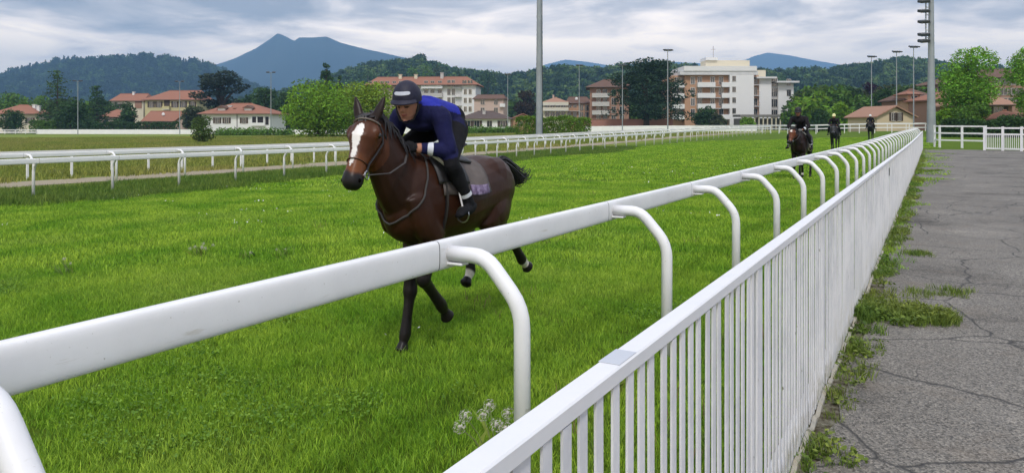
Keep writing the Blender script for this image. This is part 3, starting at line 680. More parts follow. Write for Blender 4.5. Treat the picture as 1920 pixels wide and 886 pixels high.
def rider(label, group, loc, rz, P, voxel, C):
    """P: joints in the horse's frame"""
    t = empty('person', loc, rz, label, 'person', group); mb = MB()
    hip, chest, neck, head = [A(*P[k]) for k in ('hip', 'chest', 'neck', 'head')]
    f = A(*P['look']); f /= np.linalg.norm(f); l = np.cross(A(0, 0, 1), f); l /= np.linalg.norm(l); u = np.cross(f, l)
    mid = hip*.5+chest*.5+A(0, 0, .02)
    loft(mb, smooth_rings([(tuple(hip+(hip-mid)*.22+A(0, 0, -.03)), .12, .11), (tuple(hip), .168, .142), (tuple(mid), .155, .128), (tuple(chest), .185, .145), (tuple(chest*.45+neck*.55), .15, .11), (tuple(neck), .064, .07)], 4), 20, power=2.3)
    loft(mb, [(tuple(neck-(head-neck)*.3), .06, .06), (tuple(neck*.5+head*.5), .056, .058), (tuple(head), .055, .06)], 12)
    def HD(x, y, z): return tuple(head+f*x+l*y+u*z)
    mb_h = [((-.02, 0, .03), .074, .09), ]
    loft(mb, smooth_rings([(HD(-.005, 0, .115), .045, .055), (HD(-.004, 0, .08), .07, .09), (HD(0, 0, .03), .077, .098), (HD(.008, 0, -.02), .071, .092), (HD(.022, 0, -.065), .058, .074), (HD(.045, 0, -.105), .036, .042)], 3), 18, side=tuple(l))
    loft(mb, [(HD(.088, 0, .02), .010, .010), (HD(.102, 0, -.008), .014, .014), (HD(.104, 0, -.024), .017, .012)], 8, side=tuple(l))     # nose
    loft(mb, [(HD(.085, .035, .032), .012, .01), (HD(.094, 0, .034), .012, .011), (HD(.085, -.035, .032), .012, .01)], 8, side=tuple(u))   # brow
    loft(mb, [(HD(.082, .018, -.055), .007, .007), (HD(.092, 0, -.055), .009, .009), (HD(.082, -.018, -.055), .007, .007)], 8, side=tuple(u))   # lips
    loft(mb, [(HD(.078, .0, -.098), .018, .014), (HD(.08, 0, -.108), .016, .012)], 8, side=tuple(l))
    for s in (-1, 1): loft(mb, [(HD(-.005, s*.076, .03), .008, .02), (HD(-.005, s*.083, .0), .009, .02), (HD(0, s*.077, -.025), .007, .012)], 8, side=tuple(l))
    for k, s in (('l', 1), ('r', -1)):
        sh, el, wr, hd = [A(*P[q+k]) for q in ('sh_', 'el_', 'wr_', 'hd_')]
        loft(mb, smooth_rings([(tuple(chest*.55+sh*.45), .095, .095), (tuple(sh), .082, .086), (tuple(sh*.55+el*.45), .066, .070), (tuple(el), .057, .060), (tuple(el*.6+wr*.4), .052, .054), (tuple(wr), .035, .037)], 4), 14)
        # hand: palm, four curled fingers, thumb
        d = hd-wr; d /= np.linalg.norm(d); side = A(0, s, 0); side = side-d*(side @ d); side /= np.linalg.norm(side); dn = np.cross(d, side)*s
        loft(mb, [(tuple(wr), .028, .026), (tuple(wr*.5+hd*.5), .026, .042), (tuple(hd), .022, .044)], 10, side=tuple(side))
        for i in range(4):
            b0 = hd+dn*(.033-.022*i); ln = (.9, 1., .95, .8)[i]
            loft(mb, [(tuple(b0-d*.01), .010, .010), (tuple(b0+d*.028*ln-side*.008), .0098, .0098), (tuple(b0+d*.036*ln-side*.032), .0092, .0092), (tuple(b0+d*.012-side*.046), .0085, .0085)], 8)
        b0 = wr*.55+hd*.45+dn*.036
        loft(mb, [(tuple(b0), .012, .012), (tuple(b0+d*.03-side*.014+dn*.008), .011, .011), (tuple(b0+d*.05-side*.026), .0095, .0095)], 8)
        hp, kn, an, to = [A(*P[q+k]) for q in ('hp_', 'kn_', 'an_', 'to_')]
        loft(mb, smooth_rings([(tuple(hip*.4+hp*.6), .10, .115), (tuple(hp), .098, .112), (tuple(hp*.55+kn*.45), .080, .092), (tuple(kn), .060, .066), (tuple(kn*.7+an*.3), .056, .066), (tuple(kn*.25+an*.75), .042, .048), (tuple(an), .040, .046)], 4), 16)
        loft(mb, smooth_rings([(tuple(an+(an-to)*.32+A(0, 0, -.035)), .036, .036), (tuple(an+A(0, 0, -.035)), .040, .046), (tuple(an*.4+to*.6), .044, .034), (tuple(to), .034, .022)], 3), 12, side=(0, 1, 0))
    me = fuse('body', mb, voxel, 3, .45)
    def colour(co):
        c = np.tile(A(*C['top']), (len(co), 1))
        ax = chest-hip; La = np.linalg.norm(ax); ax = ax/La; s = (co-hip) @ ax/La
        upn = np.cross(ax, A(0, 1, 0)); upn = upn if upn[2] > 0 else -upn
        h = (co-hip) @ upn
        if 'yoke' in C:
            w = ((h > .045) & (np.abs(co[:, 1]) < .2) & (s > .0)).astype(float); c = c*(1-w[:, None])+A(*C['yoke'])*w[:, None]
        w = (s < .12).astype(float); c = c*(1-w[:, None])+A(*C['legs'])*w[:, None]
        for k in 'lr':
            sh, el, wr, hd = [A(*P[q+k]) for q in ('sh_', 'el_', 'wr_', 'hd_')]
            dl, tl = seg_dist(co, P['hp_'+k], P['kn_'+k]); da, ta = seg_dist(co, sh, el); db, tb = seg_dist(co, el, wr); ds, ts = seg_dist(co, P['kn_'+k], P['an_'+k])
            w = ((dl < .13) & (tl > .12) & (da > .075) & (db > .065)).astype(float); c = c*(1-w[:, None])+A(*C['legs'])*w[:, None]
            w = ((ds < .11) & (ts > .0) & (db > .06) & (da > .075)).astype(float); c = c*(1-w[:, None])+A(*C['legs'])*w[:, None]
            df, _ = seg_dist(co, P['an_'+k], P['to_'+k]); w = (((ds < .12) & (ts > .30)) | (df < .10)).astype(float); c = c*(1-w[:, None])+A(*C['boots'])*w[:, None]
            if 'arms' in C:
                w = ((db < .066) | ((da < .08) & (ta > .25))).astype(float); c = c*(1-w[:, None])+A(*C['arms'])*w[:, None]
            dh, th = seg_dist(co, wr*.85+hd*.15, hd+(hd-wr)*.6); w = (dh < .075)*(((co-wr) @ (hd-wr)) > 0); c = c*(1-w[:, None])+A(*C['gloves'])*w[:, None]
            dw = np.abs(((co-wr) @ (wr-el))/np.linalg.norm(wr-el)+.012); w = ((dw < .016) & (db < .05)).astype(float); c = c*(1-w[:, None])+A(*C['skin'])*w[:, None]
        q = co-head; x, y, z = q @ f, q @ l, q @ u
        w = ((z > -.135) & (np.abs(y) < .1) & (x > -.1) & (x < .13) & (z < .14) & (z > -.10-.8*(x-.0)*(x < .03))).astype(float); c = c*(1-w[:, None])+A(*C['skin'])*w[:, None]
        hd_ = w*((x < .0) | (z > .05)); c = c*(1-hd_[:, None])+A(.02, .015, .012)*hd_[:, None]
        e = w*(np.hypot(np.abs(y)-.031, (z-.008)*1.6) < .015)*(x > .05); c = c*(1-e[:, None])+A(.05, .03, .025)*e[:, None]
        mo = w*(np.abs(z+.055) < .009)*(np.abs(y) < .024)*(x > .06); c = c*(1-mo[:, None])+A(.30, .10, .08)*mo[:, None]
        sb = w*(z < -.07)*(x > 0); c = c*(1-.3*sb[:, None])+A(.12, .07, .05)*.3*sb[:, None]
        return c
    paint(me, colour); link('body', me, SKIN, t)
    # helmet: skull cap under a cloth cover, peak, label, chin strap
    hm = MB(); rings = []
    V = []; F = []; nu, nv = 24, 9
    for j in range(nv+1):
        th = math.pi*.56*j/nv
        for i in range(nu):
            ph = 2*math.pi*i/nu; V.append(HD(-.012+.126*math.sin(th)*math.cos(ph), .109*math.sin(th)*math.sin(ph), .054+.134*math.cos(th)))
    for j in range(nv):
        for i in range(nu): i2 = (i+1) % nu; F.append((j*nu+i, (j+1)*nu+i, (j+1)*nu+i2, j*nu+i2))
    F.append(tuple((nv*nu+i) for i in range(nu)))
    hm.add(V, F); ho = hm.build('helmet', mat(C['helmet_name'], C['helmet'], .6, var=.12, vscale=20., bump=.2, bscale=60.), t, smooth=True)
    b = MB(); V = []; F = []
    for j, (rr, dz) in enumerate(((.121, .012), (.140, .0), (.154, -.014))):
        for i in range(13): g = (-1+i/6)*1.05; V.append(HD(-.012+rr*math.cos(g), rr*.80*math.sin(g), .054+dz)); V.append(HD(-.012+rr*math.cos(g), rr*.80*math.sin(g), .054+dz-.008))
    for j in range(2):
        for i in range(12):
            p = j*26+i*2; F += [(p, p+2, p+28, p+26), (p+1, p+27, p+29, p+3)]
    for i in range(12): p = 52+i*2; F.append((p, p+2, p+3, p+1))
    b.add(V, F); b.build('peak', mat(C['helmet_name'], C['helmet']), ho, smooth=True)
    if C.get('patch'):
        b = MB(); V = []; F = []
        for j in range(5):
            for i in range(11):
                g = R(-34)+R(74)*i/10; th = 1.02+.21*j/4; w = 1-.12*(abs(i-5)/5)**3; thm = 1.125+(th-1.125)*w*(1 if abs(i-5) < 5 else .5)
                V.append(HD(-.012+.1295*math.sin(thm)*math.cos(g), .1125*math.sin(thm)*math.sin(g), .054+.1375*math.cos(thm)))
        for j in range(4):
            for i in range(10): p = j*11+i; F.append((p, p+1, p+12, p+11))
        b.add(V, F); b.build('helmet_patch', mat('helmet_patch', (.50, .52, .60), .5), ho, smooth=True)
    for s in (-1, 1):
        b = MB(); b.tube([HD(.0, s*.088, .03), HD(.015, s*.084, -.04), HD(.04, s*.055, -.10), HD(.05, 0, -.125)], .007, 6); b.build('chin_strap', LEATH, ho, smooth=True)
    if C.get('bands'):
        for k, s in (('l', 1), ('r', -1)):
            el, wr = A(*P['el_'+k]), A(*P['wr_'+k]); d = (wr-el); b = MB()
            V = []; p0 = el+d*.52; p1 = el+d*.70
            b.tube([tuple(p0), tuple(p0*.5+p1*.5), tuple(p1)], [.054, .050, .044], 14, cap=False); o = b.build('sleeve_band', mat('white_band', (.62, .64, .70), .6), t, smooth=True)
            kn, an = A(*P['kn_'+k]), A(*P['an_'+k]); d = an-kn; p0 = kn+d*.72; p1 = kn+d*.80; b = MB(); b.tube([tuple(p0), tuple(p1)], [.050, .049], 14, cap=False); b.build('boot_band', mat('white_band', (.62, .64, .70), .6), t, smooth=True)
    return t

GALLOP = dict(poll=(.635, .0, 1.805), muzzle=(.90, .065, 1.375), neck_mid=(.43, .005, 1.50), ear_n=.30,
    lf=[(.07, .15, .92), (.16, .135, .60), (-.08, .125, .36), (-.175, .12, .245)],
    rf=[(-.09, -.15, .92), (-.035, -.14, .44), (.035, -.135, .125), (.08, -.135, .005)],
    lh=[(-.70, .19, .97), (-1.09, .165, .76), (-1.33, .155, .515), (-1.44, .155, .43)],
    rh=[(-.60, -.19, .93), (-.93, -.165, .80), (-.93, -.15, .45), (-.85, -.15, .355)],
    tail=[(-1.10, 0, 1.38), (-1.20, 0, 1.42), (-1.32, .01, 1.36), (-1.42, .03, 1.28), (-1.51, .06, 1.26), (-1.58, .09, 1.35)],
    hand=(.25, .055, 1.585), stirrup_l=(-.07, .335, 1.13), stirrup_r=(-.07, -.335, 1.13), breast=True)
SEAT = dict(hip=(-.335, 0, 1.79), chest=(-.01, 0, 1.845), neck=(.09, 0, 1.87), head=(.195, .01, 1.905), look=(.93, .26, -.26),
    sh_l=(.02, .19, 1.82), el_l=(.045, .285, 1.565), wr_l=(.21, .115, 1.585), hd_l=(.27, .065, 1.59),
    sh_r=(.02, -.19, 1.82), el_r=(.045, -.285, 1.565), wr_r=(.21, -.115, 1.585), hd_r=(.27, -.065, 1.59),
    hp_l=(-.30, .12, 1.73), kn_l=(.03, .295, 1.485), an_l=(-.17, .335, 1.145), to_l=(.02, .36, 1.075),
    hp_r=(-.30, -.12, 1.73), kn_r=(.03, -.295, 1.485), an_r=(-.17, -.335, 1.145), to_r=(.02, -.36, 1.075))
BAY = dict(body=(.036, .0125, .0058), back=(.06, .024, .011), face=(.075, .025, .010), tan=(.17, .058, .018), blaze=True, socks=('lh', 'rh'), cloth_name='taupe_cloth', cloth=(.13, .112, .105), print=(.09, .05, .12), print2=(.30, .25, .36))
BLUE = dict(top=(.006, .007, .045), yoke=(.020, .028, .30), legs=(.004, .004, .006), boots=(.006, .006, .008), gloves=(.008, .008, .010), skin=(.42, .20, .13), arms=(.006, .007, .05), helmet=(.010, .010, .028), helmet_name='navy_helmet', patch=True, bands=True)
HX, HY = -3.46, 4.65
hz = gz(HX, HY)
HORSE1, _ = horse('racehorse', 'bay racehorse with white blaze galloping close to the rail', None, (HX, HY, hz), R(-90), GALLOP, .0105, BAY)
RIDER1 = rider('rider in blue jacket and navy helmet crouching over the nearest bay horse', None, (HX, HY, hz), R(-90), SEAT, .0085, BLUE)
# ================================================================== vegetation
def leafmat(name, c, island=.5, var=.25, vs=.35, tr=.25): return mat(name, c, .75, var=var, vscale=vs, island=island, transl=tr, spec=.15)
L_BRIGHT = leafmat('leaf_bright', (.17, .30, .028)); L_MID = leafmat('leaf_mid', (.10, .19, .03)); L_YEL = leafmat('leaf_yellow_green', (.20, .29, .028))
L_DARK = leafmat('leaf_dark', (.045, .092, .026)); L_CON = leafmat('needle_green', (.06, .108, .03)); L_CEDAR = leafmat('needle_cedar', (.032, .062, .030)); L_OLIVE = leafmat('leaf_grey_green', (.075, .095, .042)); L_PURP = leafmat('leaf_purple', (.035, .014, .03))
BARK = mat('bark', (.075, .055, .04), .95, var=.3, vscale=4., bump=.5, bscale=12., spec=.1)
def quads(C, size, rng, flat=0., aspect=1.6):
    """leaf-like quads at centres C; flat pulls them towards horizontal"""
    n = len(C); a = rng.normal(size=(n, 3)); a[:, 2] *= (1-flat); a /= np.linalg.norm(a, axis=1)[:, None]+1e-9
    b = rng.normal(size=(n, 3)); b[:, 2] *= (1-flat); b -= a*(a*b).sum(1)[:, None]; b /= np.linalg.norm(b, axis=1)[:, None]+1e-9
    s = (size*rng.uniform(.55, 1.3, n))[:, None]; a = a*s*.5*aspect; b = b*s*.5/aspect*1.2
    V = np.stack([C-a, C+b*.9-a*.1, C+a, C-b*.9+a*.1], 1).reshape(-1, 3); return V, np.arange(4*n).reshape(n, 4)
def crown_lobes(h, w, base, rng, nl=14, shape='round'):
    """lobe centres and radii filling a crown of width w from base to h"""
    L = []
    H = h-base
    for i in range(nl):
        u = rng.uniform(.05, .95); ang = rng.uniform(0, 2*math.pi)
        if shape == 'round': rad = w/2*math.sqrt(max(.05, 1-(2*u-1.0)**2*.95))
        elif shape == 'cone': rad = w/2*(1-u)*1.05+.05*w
        elif shape == 'column': rad = w/2*min(1., .35+2.2*u)*(1-u**2.2)*1.1+.04*w
        else: rad = w/2
        rr = rad*math.sqrt(rng.uniform(.15, 1))*.72; lr = (w*.175+H*.07)*rng.uniform(.7, 1.25)*(.6+.4*(rad/(w/2)))
        if shape == 'column': lr = w*.2*rng.uniform(.7, 1.2)*(1.15-.75*u)
        L.append((rr*math.cos(ang), rr*math.sin(ang), base+H*u*.92+.04*H, lr))
    return L
def crown_mesh(name, lobes, n, leaf, rng, flat=.15, squash=.8, shell=.55):
    w = np.array([l[3]**2 for l in lobes]); k = rng.choice(len(lobes), n, p=w/w.sum()); Lb = np.array(lobes)[k]
    d = rng.normal(size=(n, 3)); d /= np.linalg.norm(d, axis=1)[:, None]; r = (rng.uniform(0, 1, n)**(1/3.))*(1-shell)+shell*rng.uniform(.75, 1.12, n)
    C = Lb[:, :3]+d*(r*Lb[:, 3])[:, None]*np.array([1, 1, squash]); V, F = quads(C, leaf, rng, flat); return raw_mesh(name, V, F)
def trunk_mb(h, r, lobes, rng, nb=7, lean=.0):
    mb = MB(); top = h*.8; mb.tube([(0, 0, -.2), (lean*.2, 0, h*.2), (lean*.6, .02*h*rng.uniform(-1, 1), h*.5), (lean, 0, top)], [r*1.25, r, r*.7, r*.22], 8)
    for i in range(min(nb, len(lobes))):
        x, y, z, lr = lobes[i]; z0 = max(h*.18, z-h*.28); mb.tube([(lean*z0/h, 0, z0), (x*.5, y*.5, (z0+z)/2+.03*h), (x*.95, y*.95, z)], [r*.5, r*.32, r*.1], 6)
    return mb
def tree(name, label, px, Z, ytop, wpx, kind, leafm, cat='tree', group=None, ybase=None, n=None, leaf=None, seed=1, nl=None, base=None, squash=.8, dens=1.):
    rng = np.random.default_rng(seed); p = on_ground(px, Z); mpp = Z/FPX
    h = hgt(ytop, Z)-p.z; w = wpx*mpp; t = empty(name, p, rng.uniform(0, 6), label, cat, group)
    leaf = leaf or max(.16, Z*.0026); lf = n or int(min(30000, max(2500, dens*5.2*w*h/(leaf*leaf))))
    if kind in ('round', 'column', 'cone', 'bush'):
        b = base if base is not None else (.02 if kind == 'bush' else .14); lobes = crown_lobes(h*.95, w*.92, h*b, rng, nl or (26 if kind == 'round' else 22), 'round' if kind == 'bush' else kind)
        if kind == 'bush': lobes = [(x, y, max(z, r*.5), r) for x, y, z, r in lobes]
        link('crown', crown_mesh('crown', lobes, lf, leaf, rng, squash=squash), leafm, t); trunk_mb(h, max(.08, h*.022), lobes, rng).build('trunk', BARK, t, smooth=True)
    elif kind == 'conifer':
        Cs = []; z = h*.06; mb = MB(); mb.tube([(0, 0, -.2), (0, 0, h*.5), (0, 0, h*.98)], [h*.022, h*.014, .02], 8)
        while z < h*.97:
            u = z/h; rad = w/2*(1-u)**.82*rng.uniform(.82, 1.08)+.12; nb = max(5, int(13*(1-u)+4))
            for i in range(nb):
                an = rng.uniform(0, 6.283); rl = rad*rng.uniform(.7, 1.1); k = max(8, int(lf*rl/(w/2)/210)); q = rng.uniform(.12, 1, k)**.7
                Cs.append(np.stack([np.cos(an)*q*rl, np.sin(an)*q*rl, z-q*rl*.30+q*q*rl*.14], 1)+rng.normal(size=(k, 3))*np.array([.10, .10, .035])*w*.35*(.4+q[:, None]))
                if rl > w*.2: mb.tube([(0, 0, z), (math.cos(an)*rl*.8, math.sin(an)*rl*.8, z-rl*.2)], [.05, .015], 5)
            z += h*rng.uniform(.03, .05)
        V, F = quads(np.concatenate(Cs), leaf, rng, .45); link('crown', raw_mesh('crown', V, F), leafm, t); mb.build('trunk', BARK, t, smooth=True)
    elif kind == 'cedar':
        lobes = []; 
        for i in range(nl or 34):
            u = rng.uniform(.08, .97)**.85; rad = w/2*(1.02 if u < .5 else 1.02-.7*(u-.5)**1.3*1.9); an = rng.uniform(0, 6.283); q = math.sqrt(rng.uniform(.05, 1)); lobes.append((math.cos(an)*rad*q*.86, math.sin(an)*rad*q*.86, h*(.10+.84*u)-q*q*h*.03, w*rng.uniform(.11, .19)))
        link('crown', crown_mesh('crown', lobes, lf, leaf, rng, flat=.55, squash=.34), leafm, t); trunk_mb(h, h*.035, lobes, rng, 16).build('trunk', BARK, t, smooth=True)
    return t
def hedge(name, label, px0, px1, Z0, Z1, ytop, thick, leafm, seed=3, cat='hedge', n=6000, leaf=.22, rough=.1, ztop=None):
    rng = np.random.default_rng(seed); a, b = on_ground(px0, Z0), on_ground(px1, Z1); t = empty(name, a, math.atan2(b.y-a.y, b.x-a.x), label, cat); L = (b.xy-a.xy).length; h = ztop or hgt(ytop, (Z0+Z1)/2)-(a.z+b.z)/2
    P = rng.uniform(0, 1, (n, 3)); face = rng.integers(0, 4, n); C = np.stack([P[:, 0]*L, (P[:, 1]-.5)*thick, P[:, 2]*h], 1)
    C[face == 0, 1] = -thick/2; C[face == 1, 1] = thick/2; C[face >= 2, 2] = h; C[face == 3, 2] = P[face == 3, 2]*h; end = rng.random(n) < .06; C[end, 0] = np.where(rng.random(end.sum()) < .5, 0, L)
    C += rng.normal(size=C.shape)*rough; hh = h*(1+.06*np.sin(C[:, 0]*1.3)+.04*np.sin(C[:, 0]*3.1)); C[:, 2] = np.clip(C[:, 2]*hh/h, .02, None)
    V, F = quads(C, leaf, rng, .1); link('foliage', raw_mesh('foliage', V, F), leafm, t)
    mb = MB()
    for i in range(max(2, int(L/1.2))): x = (i+.5)*L/max(2, int(L/1.2)); mb.tube([(x, 0, -.1), (x+.1, .05, h*.5), (x, 0, h*.85)], [.05, .035, .01], 5)
    mb.build('stems', BARK, t); return t
# ---- hills and mountains: real relief, crest heights read from the skyline
def relief(name, prof, Z0, Zc, Z1, m, nx=160, nz=26, rough=.06, zoff=0., seed=0, px0=None, px1=None):
    xs = np.linspace(px0 if px0 is not None else prof[0][0], px1 if px1 is not None else prof[-1][0], nx); yc = np.interp(xs, [p[0] for p in prof], [p[1] for p in prof])
    V = np.zeros((nz, nx, 3)); T = np.linspace(0, 1, nz)
    for j, tt in enumerate(T):
        Z = Z0+(Z1-Z0)*tt; s = float(sm(0, 1, (Z-Z0)/(Zc-Z0))) if Z <= Zc else float(1-sm(0, 1, (Z-Zc)/(Z1-Zc))*.9)
        for i, px in enumerate(xs):
            p = at(px, Z); hc = EYE-(yc[i]-HZ)*Zc/FPX-zoff; nzv = mnoise.fractal(Vector((p.x, p.y, seed))*(9./Zc), 1., 2.1, 5)
            V[j, i] = (p.x, p.y, -3+(hc+3)*s*(1+rough*nzv*(1 if tt < .95*(Zc-Z0)/(Z1-Z0) else .25)))
    i = (np.arange(nx-1)[None, :]+np.arange(nz-1)[:, None]*nx).ravel(); o = link(name, raw_mesh(name, V.reshape(-1, 3), np.stack([i, i+1, i+1+nx, i+nx], -1), True), m); tag(o, kind='structure'); return V
ROCK = mat('mountain_slope', (.022, .032, .030), .95, var=.3, vscale=.0012, col2=(.034, .045, .040), spec=.05, detail=9., coord='Object')
HILLM = mat('hill_floor', (.028, .05, .018), .95, var=.3, vscale=.01, spec=.05)
MTN = [(150, 215), (300, 165), (410, 122), (440, 111), (480, 92), (505, 76), (521, 64), (538, 71), (552, 79), (560, 73), (585, 73), (612, 72), (640, 83), (700, 97), (740, 106), (800, 120), (900, 138), (1000, 160), (1150, 215)]
relief('mountain', MTN, 2900, 4500, 5600, ROCK, 320, 40, .018, 0, 3)
FARM = [(930, 190), (980, 150), (1020, 122), (1060, 112), (1100, 116), (1150, 124), (1240, 115), (1330, 120), (1385, 118), (1415, 105), (1440, 99), (1480, 104), (1530, 114), (1590, 124), (1680, 150), (1850, 200)]
relief('mountain', FARM, 5900, 6900, 7900, ROCK, 180, 24, .02, 0, 8)
HL = [(-420, 175), (-150, 158), (0, 146), (60, 128), (130, 114), (200, 111), (270, 111), (330, 121), (380, 128), (430, 146), (480, 168), (560, 192), (640, 212), (760, 232)]
VL = relief('hill', HL, 1150, 1900, 2800, HILLM, 150, 26, .10, 17, 5)
HM = [(380, 215), (470, 190), (540, 178), (600, 160), (660, 138), (700, 128), (740, 124), (790, 117), (840, 130), (880, 136), (930, 146), (985, 146), (1020, 136), (1060, 131), (1100, 134), (1180, 130), (1240, 127), (1330, 132), (1400, 138), (1500, 138), (1560, 137), (1620, 127), (1690, 116), (1740, 121), (1800, 132), (1920, 138), (2100, 145), (2300, 150)]
VM = relief('hill', HM, 430, 900, 1350, HILLM, 170, 24, .08, 9, 9)
def small_tree_mesh(kind, seed, leafm):
    rng = np.random.default_rng(seed)
    if kind == 'con':
        Cs = []
        for z in np.linspace(.08, .97, 13):
            rad = .24*(1-z)+.02; k = int(10+34*(1-z)); an = rng.uniform(0, 6.283, k); q = rng.uniform(.3, 1, k); Cs.append(np.stack([np.cos(an)*rad*q, np.sin(an)*rad*q, z-q*rad*.35+rng.normal(size=k)*.015], 1))
        V, F = quads(np.concatenate(Cs), .11, rng, .3)
    else:
        lobes = crown_lobes(1., .95, .12, rng, 11, 'round'); k = 300
        w = np.array([l[3]**2 for l in lobes]); j = rng.choice(len(lobes), k, p=w/w.sum()); Lb = np.array(lobes)[j]; d = rng.normal(size=(k, 3)); d /= np.linalg.norm(d, axis=1)[:, None]
        V, F = quads(Lb[:, :3]+d*Lb[:, 3:4]*rng.uniform(.6, 1.1, (k, 1)), .15, rng, .15)
    me = raw_mesh('far_tree', V, F); me.materials.append(leafm); return me
def wood(name, V, n, kinds, hmin, hmax, seed, label, region=None):
    rng = np.random.default_rng(seed); nz, nx, _ = V.shape; P = []
    j = rng.uniform(0, nz*.72, n); i = rng.uniform(0, nx-1.001, n); j0, i0 = j.astype(int), i.astype(int); fj, fi = (j-j0)[:, None], (i-i0)[:, None]
    Q = (V[j0, i0]*(1-fi)+V[j0, i0+1]*fi)*(1-fj)+(V[j0+1, i0]*(1-fi)+V[j0+1, i0+1]*fi)*fj
    if region is not None: Q = Q[region(Q, rng)]
    m = len(Q); scatter(name, Q-np.array([0, 0, .6]), rng.uniform(0, 6.28, m), rng.uniform(hmin, hmax, m), kinds, label=label, cat='wood')
F_CON = leafmat('far_conifer', (.024, .050, .026), .65, .35, .03, .1); F_MID = leafmat('far_leaf_mid', (.060, .115, .028), .3, .3, .02, .15); F_LT = leafmat('far_leaf_light', (.11, .17, .04), .3, .3, .02, .15); F_DK = leafmat('far_leaf_dark', (.034, .07, .024), .3, .3, .02, .15)
con = [small_tree_mesh('con', k, F_CON) for k in range(4)]; dec = [small_tree_mesh('dec', 10+k, (F_MID, F_DK, F_LT, F_MID, F_DK)[k]) for k in range(5)]
def lower(Q, rng): return rng.random(len(Q)) > .12
wood('hillside_wood', VL, 11000, con+con+[dec[1], dec[0]], 16, 31, 31, 'dark conifer wood covering the hill at the left', lower)
wood('hillside_wood', VM, 9500, dec+dec[:3]+[dec[2], con[0]], 8, 16, 32, 'mixed green wood covering the low hills behind the houses', lower)

def belt():
    rng = np.random.default_rng(77); Q = []
    for x0, x1, z0, z1, n in ((-150, 600, 265, 400, 420), (600, 960, 290, 420, 180), (940, 1120, 265, 400, 160), (1170, 1280, 250, 380, 60), (1480, 1760, 175, 400, 330), (1750, 2050, 200, 400, 160)):
        for _ in range(n): p = at(rng.uniform(x0, x1), rng.uniform(z0, z1)); Q.append((p.x, p.y, gz(p.x, p.y)-.5))
    m = len(Q); scatter('tree_belt', np.array(Q), rng.uniform(0, 6.28, m), rng.uniform(6.5, 12.5, m), belt_src, label='belt of mixed trees growing behind the houses', cat='wood')
def belt_mesh(seed, lm):
    rng = np.random.default_rng(seed); lobes = crown_lobes(1., .9, .05, rng, 18, 'round'); me = crown_mesh('belt_tree', lobes, 1300, .085, rng); me.materials.append(lm); return me
belt_src = [belt_mesh(200+k, lm) for k, lm in enumerate((L_MID, L_DARK, L_BRIGHT, L_OLIVE, L_MID, L_CON))]
belt()
# ================================================================== buildings
def wallmat(n, c): return mat(n, c, .9, var=.08, vscale=.7, spec=.1, col2=tuple(q*.88 for q in c))
W_WHITE = wallmat('render_white', (.76, .76, .75)); W_CREAM = wallmat('render_cream', (.68, .62, .48)); W_YEL = wallmat('render_yellow', (.56, .50, .27)); W_PINK = wallmat('render_pink', (.55, .42, .36)); W_ORANGE = wallmat('brick_orange', (.50, .30, .19)); W_BRICK = wallmat('brick_brown', (.34, .20, .145)); W_GREY = wallmat('render_grey', (.50, .48, .46)); W_BEIGE = wallmat('render_beige', (.60, .49, .33)); W_DARK = wallmat('concrete_dark', (.22, .21, .20))
def roofmat(name, c):
    m = mat(name, c, .9, var=.22, vscale=1.6, spec=.1, col2=tuple(q*.7 for q in c), detail=9., bump=.8, bscale=4.); return m
T_RED = roofmat('tiles_red', (.34, .165, .112)); T_BROWN = roofmat('tiles_brown', (.17, .105, .08)); T_GREY = roofmat('tiles_grey', (.13, .10, .09)); T_PALE = roofmat('tiles_pale', (.40, .235, .165)); SLAB = mat('roof_slab', (.60, .60, .60), .8, var=.1, vscale=.5)
GLASS = mat('window_glass', (.015, .018, .022), .08, spec=.8); FRAME = mat('window_frame', (.45, .42, .38), .6); SHUT_B = mat('shutter_brown', (.07, .045, .03), .7); SHUT_G = mat('shutter_green', (.03, .06, .04), .7); RAILM = mat('balcony_metal', (.10, .08, .07), .5); AWN = mat('awning_cream', (.60, .57, .48), .8)
